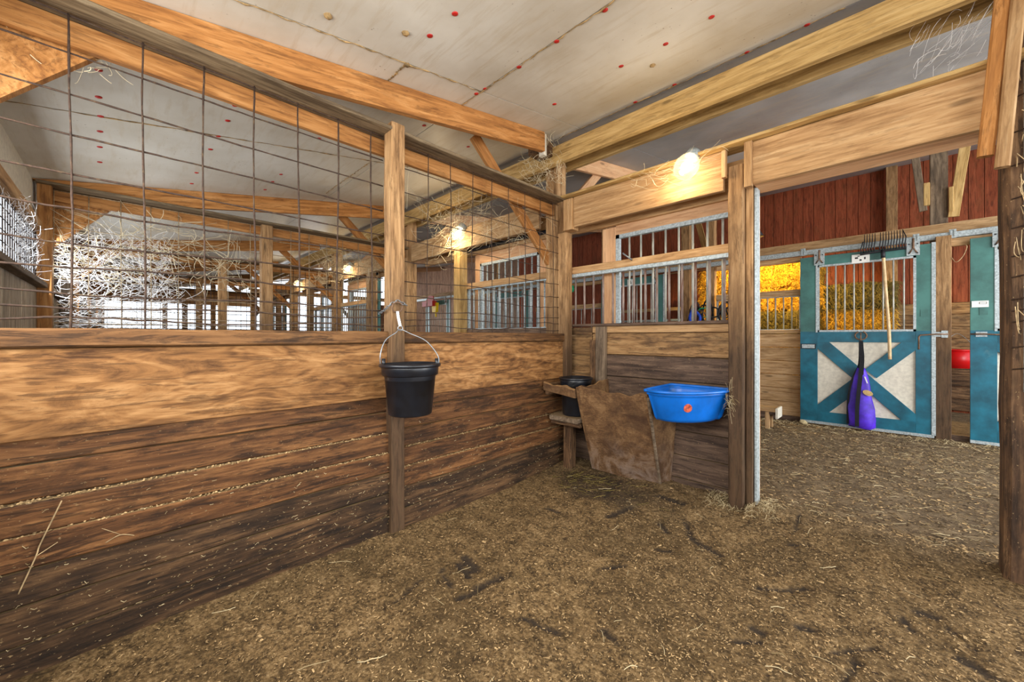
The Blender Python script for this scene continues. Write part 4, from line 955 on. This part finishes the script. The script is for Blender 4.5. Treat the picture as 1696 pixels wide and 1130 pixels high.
pth = catmull([(-2.27, 1.115, 1.345), (-2.20, 1.112, 1.36), (-2.147, 1.118, 1.385), (-2.135, 1.16, 1.415), (-2.135, 1.20, 1.405), (-2.137, 1.235, 1.39)], 10)
def link_mb(): 
    pts = []
    for i in range(14):
        t = i * 2 * PI / 14; pts.append((.0135 * math.cos(t) , .0075 * math.sin(t) , 0))
    return MB().tube(pts, .0024, 6, closed=True)
lm = None; acc = 0; i_l = 0
for i in range(1, len(pth)):
    acc += (pth[i] - pth[i - 1]).length
    if acc >= .019 * i_l:
        x_ = (pth[i] - pth[i - 1]).normalized(); z_ = Vector((0, 0, 1)) if i_l % 2 else x_.cross(Vector((0, 0, 1))).normalized(); z_ = (z_ - x_ * z_.dot(x_)).normalized(); y_ = z_.cross(x_)
        Mx = Matrix.Translation(pth[i]) @ Matrix((x_, y_, z_)).transposed().to_4x4()
        if lm is None: lm = ob('chain_link', link_mb(), 'chain', ch, Mx, smooth=True)
        else: link(bpy.data.objects.new('chain_link', lm.data), Mx, ch)
        i_l += 1
b2_ = bucket('water_bucket', (-1.995, 2.80, .52), 'black rubber bucket standing in the corner shelf beside the manger', Rt=.145, Rb=.115, H=.32)

# blue corner feeder
bf = empty('corner_feeder', (-1.05, 2.8, .62), 'bright blue plastic corner feeder hooked between the manger and the doorway post', 'feeder')
def feeder_ring(s, z, sh=0.0):
    P = [(-1.235, 2.985), (-1.235, 2.57), (-1.205, 2.525), (-1.13, 2.50), (-1.04, 2.515), (-.94, 2.585), (-.86, 2.70), (-.812, 2.83), (-.805, 2.93), (-.815, 2.985)]
    cx_, cy_ = -1.08, 2.83; Q = catmull([Vector((p[0], p[1], 0)) for p in P + [P[0]]], 4)[:-1]
    return [(cx_ + (q.x - cx_) * s, cy_ + (q.y - cy_) * s, z) for q in Q]
rings = [feeder_ring(.58, .622), feeder_ring(.70, .625), feeder_ring(.745, .645), feeder_ring(.90, .795), feeder_ring(.905, .80), feeder_ring(.94, .805), feeder_ring(.95, .828)]
inner = [feeder_ring(.93, .828), feeder_ring(.90, .80), feeder_ring(.73, .65), feeder_ring(.6, .64)]
vs = []; fs = []; allr = rings + inner; nn = len(allr[0])
for rr_ in allr: vs += rr_
for i in range(len(allr) - 1):
    for k in range(nn): fs.append((i * nn + k, i * nn + (k + 1) % nn, (i + 1) * nn + (k + 1) % nn, (i + 1) * nn + k))
fs.append(tuple(range(nn))); fs.append(tuple((len(allr) - 1) * nn + k for k in range(nn)))
ob('feeder_tub', MB().add(vs, fs), 'blue', bf, smooth=True)
ob('feeder_rim', MB().tube([(x, y, .832) for x, y, z in feeder_ring(.985, 0)], .011, 8, closed=True), 'blue', bf, smooth=True)
stk = MB(); c_ = Vector((-.965, 2.592, .725))
nx_ = Vector((.62, -.72, -.33)).normalized(); ux = Vector((.76, .65, 0)).normalized(); uz = nx_.cross(ux) * -1
M['stk'] = plain('faded_sticker', (206, 92, 66), .6, 0, .3, 60, dirt=(110, 140, 90), dirt_amt=.8, dirt_lo=.5)
c_ = Vector((-.972, 2.618, .728))
pts = [c_ + (ux * (.026 * math.cos(t)) + uz * (.028 * math.sin(t) * (1 if math.sin(t) > 0 else 1.15))) + nx_ * .004 for t in [i * PI / 8 for i in range(16)]]
pts2 = [p - nx_ * .012 for p in pts]
stk.add(pts + pts2, [tuple(range(16)), tuple(range(31, 15, -1))] + [(i, (i + 1) % 16, 16 + (i + 1) % 16, 16 + i) for i in range(16)])
ob('sticker', stk, 'stk', bf)
hay_w = MB(); tone = []
for i in range(60):
    p = Vector((-.80, 2.90, .78)) + Vector((random.gauss(0, .015), random.gauss(-.02, .012), random.gauss(-.02, .04))); q = p + Vector((random.gauss(.02, .02), random.gauss(-.02, .02), random.gauss(0, .04)))
    f0 = len(hay_w.f); hay_w.tube([p, (p + q) / 2 + Vector((0, -.01, .01)), q], .0012, 3, cap=False); tone += [random.random()] * (len(hay_w.f) - f0)
hay_w.tone = tone
tag(ob('hay_wisp', hay_w, 'straw', None, Matrix()), 'small wisp of hay caught between the blue feeder and the post', 'hay', kind='stuff')

# lamps: glass jar fittings
def jar_lamp(loc, label, power=9, tilt=.5):
    r = empty('jar_lamp', loc, label, 'lamp'); T = Matrix.Translation(loc) @ Matrix.Rotation(-tilt, 4, 'X') @ Matrix.Rotation(.25, 4, 'Y'); MW[r] = T; r.matrix_basis = T
    ob('lamp_base', MB().lathe([(.0005, .11), (.045, .11), (.05, .085), (.05, .055), (.045, .05), (.0005, .05)], n=20), 'galv', r, T, smooth=True)
    ob('bulb', MB().lathe([(.0005, -.065), (.02, -.06), (.034, -.04), (.037, -.02), (.024, .02), (.014, .05), (.0005, .052)], n=16), 'bulb', r, T, smooth=True)
    ob('glass_jar', MB().lathe([(.0005, -.105), (.04, -.10), (.068, -.08), (.08, -.045), (.082, -.005), (.062, .045), (.048, .055)], n=24), 'glass', r, T, smooth=True)
    l = bpy.data.lights.new('lamp_glow', 'POINT'); l.energy = power; l.color = (1, .78, .48); l.shadow_soft_size = .05
    o = bpy.data.objects.new('lamp_glow', l); COL.objects.link(o); o.parent = r; o.location = (0, -.02, -.13)
jar_lamp((-1.036, 2.79, 2.41), 'lit dusty glass jar lamp on the header above the blue feeder', 7)
jar_lamp((-3.66, 2.79, 2.43), 'lit jar lamp above the pale doorway post of the second stall', 11)
jar_lamp((-6.84, 2.79, 2.41), 'lit jar lamp above the third stall, star-bright through the mesh', 9)
jar_lamp((-9.6, 2.79, 2.41), 'small lit jar lamp in the fourth stall seen through the meshes', 9)
jar_lamp((-12.4, 4.9, 2.6), 'farthest bright lamp hanging over the alley', 12)
lc = [o for o in COL.objects if o.get('label') == 'farthest bright lamp hanging over the alley'][0]
ob('hanging_cord', MB().tube([(-12.4, 4.9, 2.68), (-12.4, 4.9, zc(4.9))], .008, 6), 'blackmetal', lc)

# ================================================================== THINGS ACROSS THE ALLEY
# manure fork, head up
fk = empty('manure_fork', (-.1, 6.6, .93), 'manure fork hung head-up with a pale wooden handle on the closed teal door', 'fork')
ob('fork_handle', MB().tube(catmull([(-.053, 6.59, .925), (-.062, 6.585, 1.3), (-.088, 6.58, 1.75), (-.112, 6.595, 2.22)], 6), .0165, 10), 'handle', fk, Matrix(), smooth=True)
ob('fork_socket', MB().tube([(-.112, 6.595, 2.17), (-.115, 6.60, 2.27)], .022, 8), 'blackmetal', fk, Matrix(), smooth=True)
ob('fork_bar', MB().tube([(-.325, 6.6, 2.245), (-.115, 6.6, 2.262), (.085, 6.6, 2.262)], .014, 6), 'blackmetal', fk, Matrix())
for i in range(17):
    if i in (6,): continue
    x = -.315 + i * .0245
    z0 = 2.25; z1 = 2.50 if i not in (0,) else 2.40
    ob('fork_tine', MB().tube([(x, 6.6, z0), (x, 6.57, z0 + .06), (x + (.008 if i else .02), 6.60, z0 + .15), (x + (.006 if i < 16 else -.02), 6.655, z1)], [.0065, .0065, .006, .0035], 6), 'blackmetal', fk, Matrix(), smooth=True)
# purple bag
bgx, bgy = -.318, 6.60
bag = empty('feed_bag', (bgx, bgy, .06), 'purple nylon bag with black straps hanging from an iron ring on the teal door', 'bag')
vs = []; fs = []; NN = 36; prof = [(.05, .115, .05), (.06, .125, .06), (.15, .128, .066), (.30, .122, .066), (.45, .105, .06), (.58, .094, .05), (.68, .074, .04), (.76, .048, .03), (.80, .036, .024)]
for j, (z, a, b) in enumerate(prof):
    for k in range(NN):
        t = 2 * PI * k / NN; f = 1 + .07 * math.sin(5 * t + z * 9) * (1 - .3 * j / 8) + .05 * math.sin(3 * t - z * 14)
        vs.append((bgx + .006 * j * 0 + a * math.cos(t) * f + (.012 if j < 3 else 0), bgy + b * math.sin(t) * f - .01, z + .012 * math.sin(2 * t + .5) * (1 if j < 2 else .6)))
for j in range(len(prof) - 1):
    for k in range(NN): fs.append((j * NN + k, j * NN + (k + 1) % NN, (j + 1) * NN + (k + 1) % NN, (j + 1) * NN + k))
fs.append(tuple(range(NN))); fs.append(tuple((len(prof) - 1) * NN + k for k in range(NN)))
ob('bag_body', MB().add(vs, fs), 'purple', bag, Matrix(), smooth=True)
def ribbon(pts, wv, thick=.004):
    mb = MB(); n = len(pts); vs = []
    for p in pts:
        p = Vector(p)
        for dx, dy in ((-wv, -thick), (wv, -thick), (wv, 0), (-wv, 0)): vs.append((p.x + dx, p.y + dy, p.z))
    fs = []
    for i in range(n - 1):
        for k in range(4): fs.append((i * 4 + k, i * 4 + (k + 1) % 4, i * 4 + 4 + (k + 1) % 4, i * 4 + 4 + k))
    fs += [(0, 1, 2, 3), tuple((n - 1) * 4 + k for k in range(4))]
    return mb.add(vs, fs)
ob('bag_strap', ribbon(catmull([(bgx - .03, 6.512, .07), (bgx - .028, 6.512, .3), (bgx - .015, 6.52, .5), (bgx, 6.545, .70), (bgx + .012, 6.57, .92), (bgx + .004, 6.59, 1.15)], 4), .020), 'strap', bag, Matrix())
ob('bag_strap', ribbon(catmull([(bgx - .123, 6.58, .08), (bgx - .12, 6.57, .35), (bgx - .10, 6.565, .55), (bgx - .06, 6.575, .72), (bgx - .012, 6.585, .86), (bgx - .006, 6.60, 1.15)], 4), .012), 'strap', bag, Matrix())
ob('bag_strap', ribbon(catmull([(bgx + .02, 6.56, .72), (bgx + .028, 6.57, .95), (bgx + .01, 6.595, 1.14)], 4), .008), 'strap', bag, Matrix())
pat = MB().tube([(bgx + .07, 6.522, .50), (bgx + .07, 6.530, .50)], .047, 20); pat.v = [(x, y, .50 + (z - .50) * .72 + (x - bgx - .07) * -.25) for x, y, z in pat.v]; ob('round_patch', pat, 'tan_patch', bag)
ob('tag_strip', ribbon([(bgx + .04, 6.545, .70), (bgx + .065, 6.54, .62)], .006, .002), 'card', bag, Matrix())
hs = empty('hanging_ring', (bgx, 6.62, 1.2), 'rusty horseshoe-like ring on the teal door that holds the purple bag', 'ring')
ob('ring_loop', MB().tube([(bgx + .055 * math.cos(t), 6.622, 1.215 + .052 * math.sin(t)) for t in [PI * .62 + i * PI * 1.76 / 18 for i in range(19)]], .0085, 8), 'rustring', hs, Matrix(), smooth=True)
ob('ring_hook', MB().tube([(bgx, 6.63, 1.25), (bgx, 6.612, 1.215), (bgx, 6.60, 1.155), (bgx, 6.615, 1.145)], .007, 6), 'rustring', hs, Matrix(), smooth=True)
# bench
bn = empty('bench', (-1.2, 6.0, .0), 'low rough wooden bench with white-painted end, half hidden by the doorway edge', 'bench')
bx('seat_board', (-2.1, 5.86, .235), (-1.09, 6.10, .275), 'knotty', bn); bx('apron', (-2.1, 5.88, .195), (-1.10, 5.91, .235), 'board_purple', bn)
bx('end_board', (-1.09, 5.86, .15), (-1.065, 6.12, .285), 'white', bn, .0)
for (x, y) in ((-1.21, 5.88), (-1.21, 6.06), (-1.95, 5.88), (-1.95, 6.06)): bx('leg', (x, y, -.01), (x + .05, y + .03, .235), 'knotty', bn)
bx('cross_piece', (-1.205, 5.9, .165), (-1.16, 6.08, .2), 'post_grey', bn)
# rock
bm = bmesh.new(); bmesh.ops.create_icosphere(bm, subdivisions=3, radius=.045)
for v in bm.verts: v.co *= 1 + .25 * noise.noise(v.co * 22); v.co.z *= .75
me = bpy.data.meshes.new('stone'); bm.to_mesh(me); bm.free(); me.materials.append(M['rock'])
tag(link(bpy.data.objects.new('stone', me), Matrix.Translation((-.90, 6.55, fh(-.9, 6.55) + .03))), 'pale stone on the ground at the left foot of the teal door', 'stone')
# red bucket
rb = empty('feed_bucket', (.68, 9.05, .72), 'bright red bucket hung inside the stall seen through the door gap', 'bucket')
ob('bucket_body', MB().lathe([(.0005, 0), (.135, 0), (.165, .27), (.157, .27), (.13, .01), (.0005, .01)], n=32), 'redplastic', rb, Matrix.Translation((.68, 9.05, .72)), smooth=True)
ob('rim', MB().lathe([(.165, .26), (.175, .265), (.175, .285), (.158, .285), (.158, .26)], n=32), 'redplastic', rb, Matrix.Translation((.68, 9.05, .72)), smooth=True)
ob('bail_handle', MB().tube(catmull([(.52, 9.05, 1.0), (.56, 9.12, 1.12), (.68, 9.235, 1.25), (.80, 9.12, 1.12), (.84, 9.05, 1.0)], 5), .003, 6), 'galv', rb, Matrix(), smooth=True)
bx('hay_litter_board', (.3, 9.0, .0), (.32, 9.2, .05), 'post_dark', None) if False else None
# twine loop in the gap
tag(ob('twine_loop', MB().tube(catmull([(.45, 6.64, 2.10), (.48, 6.6, 2.04), (.53, 6.6, 2.10), (.56, 6.62, 2.2), (.55, 6.64, 2.23)], 5), .003, 5), 'twine', None, Matrix(), smooth=True), 'loose twine hanging in the gap between post and right teal door', 'twine')
# red halter bundle and yellow thing near the far doors
rc = empty('tool_caddy', (-9.95, 6.5, 2.12), 'small red plastic caddy on the far door track, seen through the mesh', 'caddy')
m_ = MB(); m_.box((-10.3, 6.45, 2.12), (-9.75, 6.6, 2.27)); ob('caddy_box', m_, 'redcap', rc); m_ = MB().prism([(-10.22, 2.27), (-10.0, 2.44), (-9.8, 2.42), (-9.75, 2.27)], 6.5, 6.53); ob('caddy_back', m_, 'redcap', rc)
for (x, z, s, lb) in ((-9.8, 2.08, .14, 'yellow feed scoop hanging on the bars of the far teal door'),):
    o = empty('scoop', (x, 6.6, z - s), lb, 'scoop'); m_ = MB().prism([(x - s * .7, z - s), (x + s * .5, z - s), (x + s * .8, z + s), (x - s, z + s)], 6.55, 6.64); ob('scoop_bowl', m_, 'yellow', o)
    ob('scoop_handle', MB().tube([(x, 6.6, z - s), (x + .02, 6.6, z - s * 2)], .025, 8), 'yellow', o)
# tack heap on hooks seen through the grille
tk = empty('halter_bundle', (-2.0, 6.6, 1.5), 'bundle of dark halters and ropes hooked on the board front behind the near grille', 'halters')
for i in range(16):
    cx2 = -2.35 + random.uniform(0, .75); cz2 = 1.62 + random.uniform(-.1, .08); a = random.uniform(.05, .12); b = random.uniform(.07, .2); ph = random.uniform(0, 6)
    ob('rope_loop', MB().tube([(cx2 + a * math.cos(t), 6.55 + .04 * math.sin(t * 2 + ph), cz2 - b * .4 + b * math.sin(t)) for t in [k * PI / 9 for k in range(18)]], random.uniform(.008, .016), 6, closed=True), random.choice(['strap', 'strap', 'blackmetal', 'post_dark', 'green' if i % 7 == 0 else 'strap']), tk, Matrix(), smooth=True)
ob('blue_halter', MB().tube(catmull([(-2.33, 6.5, 1.66), (-2.38, 6.5, 1.5), (-2.30, 6.5, 1.32), (-2.22, 6.5, 1.5), (-2.30, 6.5, 1.62)], 6), .022, 6), 'bluecloth', tk, Matrix(), smooth=True)
sc = MB().tube([(-2.38, 6.60, .01), (-2.38, 6.66, 2.75)], .012, 8); tag(ob('pole', sc, 'handle', smooth=True), 'long pale wooden pole standing upright behind the near barred window', 'pole')
gs = MB().lathe([(.001, -.07), (.04, -.06), (.055, 0), (.04, .07), (.004, .075), (.004, .14)], n=14); tag(ob('green_tag', gs, 'green', None, Matrix.Translation((-4.86, 6.68, 2.21)), smooth=True), 'small green plastic piece hanging from the track, seen beside the corner post', 'tag')
# nail in the grille rail
nl = MB().tube([(-1.62, 2.94, 1.90), (-1.58, 2.97, 1.86), (-1.56, 2.99, 1.84)], .007, 6); tag(ob('hook_nail', nl, 'chain', smooth=True), 'bent white nail sticking up from the grille rail', 'hook')

# ================================================================== COBWEBS
def web(name, label, mat, boxmin, boxmax, n, L=(.08, .35), r=(.0006, .0016), sag=.06, dirn=None, loops=0):
    mb = MB()
    for i in range(n):
        p = Vector([random.uniform(a, b) for a, b in zip(boxmin, boxmax)])
        d_ = Vector((random.gauss(0, .35), random.gauss(0, 1), random.gauss(0, .6))) if dirn is None else Vector(dirn) + Vector((random.gauss(0, .3), random.gauss(0, .4), random.gauss(0, .4)))
        l = random.uniform(*L); q = p + d_.normalized() * l
        sg = random.uniform(-.3, 1) * sag * l / .3; bend = Vector((random.gauss(0, .3), random.gauss(0, .5), random.gauss(0, .5))) * l * .35
        pts = []
        for k in range(7):
            t = k / 6; pts.append(p.lerp(q, t) + Vector((0, 0, -4 * sg * t * (1 - t))) + bend * math.sin(PI * t))
        mb.tube(pts, random.uniform(*r), 3, cap=False)
    return tag(ob(name, mb, mat, None, Matrix()), label, 'cobweb', kind='stuff')
web('cobweb', 'thick white tangle of cobweb at the outer wall behind the second mesh partition', 'webwhite', (-5.5, -.45, 1.66), (-5.12, .35, 2.2), 520, (.06, .24), (.0009, .0024))
web('cobweb', 'tan cobweb strands on the second mesh partition left of its post', 'web', (-5.05, -.4, 1.75), (-5.0, .9, 2.3), 220, (.08, .3), (.001, .0028))
web('cobweb', 'white cobweb curtain low on the second partition mesh by the outer wall', 'webwhite', (-5.4, -.45, 1.27), (-5.14, .3, 1.58), 220, (.1, .4), (.001, .0024), dirn=(0, 1, .1))
web('cobweb', 'cobweb around the outer wall window screen', 'webwhite', (-4.6, -.48, 1.62), (-3.5, -.44, 2.02), 200, (.04, .14), (.0005, .0013), dirn=(1, .2, .6))
web('cobweb', 'tan cobweb in the upper right of the near mesh towards the corner', 'web', (-2.7, 1.5, 1.95), (-2.27, 2.8, 2.35), 120, (.05, .28), (.0005, .0012))
web('cobweb', 'tan cobweb tangle around the second stall lamp', 'web', (-4.2, 2.6, 2.15), (-3.2, 2.85, 2.7), 260, (.06, .25), (.0007, .0018), dirn=(1, .2, .4))
web('cobweb', 'cobweb tangle over the far partition headers near the third stall lamp', 'web', (-7.4, 2.3, 2.15), (-5.2, 2.75, 2.65), 340, (.08, .3), (.001, .0024))
web('cobweb', 'cobweb clump on the girder above the corner post', 'web', (-2.5, 2.62, 2.6), (-2.1, 2.86, 2.95), 200, (.04, .18), (.0007, .0016))
web('cobweb', 'bright white cobweb in the upper right corner above the header', 'webwhite', (.05, 2.92, 2.5), (.3, 3.0, 2.8), 60, (.06, .2), (.0004, .0011), dirn=(.6, .1, .8))
web('cobweb', 'cobweb strands trailing along the dusty ledge beside the jar lamp', 'web', (-1.5, 2.76, 2.36), (-.9, 2.80, 2.46), 60, (.05, .18), (.0007, .0014), dirn=(1, 0, -.1))
web('cobweb', 'tan cobweb on the header of the near partition by the outer wall', 'web', (-2.39, -.35, 2.3), (-2.36, .0, 2.42), 50, (.03, .1), (.0006, .0014))
web('cobweb', 'grey cobweb and twine hanging down the dark right-hand post', 'twine', (.38, 2.82, 1.3), (.41, 2.87, 2.4), 26, (.05, .16), (.001, .0024), dirn=(.2, .1, -1))

# twig stuck on the near wall
tw = MB(); 
tw.tube(catmull([(XB + .03, -.26, .30), (XB + .04, -.22, .42), (XB + .035, -.21, .46), (XB + .04, -.16, .60)], 5), .0022, 5); tw.tube(catmull([(XB + .04, -.22, .42), (XB + .035, -.17, .45)], 5), .0014, 5)
tag(ob('twig', tw, 'twine', None, Matrix(), smooth=True), 'thin dry twig leaning on the near board wall at the far left', 'twig')
tw = MB(); tw.tube(catmull([(XB + .03, -.05, .40), (XB + .04, -.01, .42), (XB + .03, .03, .40)], 5), .0018, 5); tw.tube([(XB + .035, -.01, .42), (XB + .03, -.06, .46)], .0012, 5)
tag(ob('straw_sprig', tw, 'twine', None, Matrix(), smooth=True), 'forked straw sprig stuck to the near board wall', 'straw')

# ---- shared groups for repeats
GR = {'post': 'timber posts of the stalls', 'rafter': 'roof rafters', 'knee_brace': 'diagonal knee braces', 'hay_bale': 'hay bales stacked behind the teal door', 'jar_lamp': 'jar lamps along the stall fronts',
      'sliding_door': 'sliding stall doors', 'stall_front': 'board and bar stall fronts', 'header_beam': 'header boards along the stall fronts', 'partition_header': 'top rails of the mesh partitions',
      'partition_cap_plank': 'flat planks on the mesh partitions', 'gusset_board': 'gusset boards at the outer wall', 'stall_partition': 'board partitions between stalls', 'cobweb': 'cobwebs', 'filler_block': 'nailed filler blocks', 'card': 'white cards', 'girder': 'long roof girder boards'}
for o in list(COL.objects):
    b = o.name.split('.')[0]
    if o.parent is None and b in GR and 'group' not in o: o['group'] = GR[b]
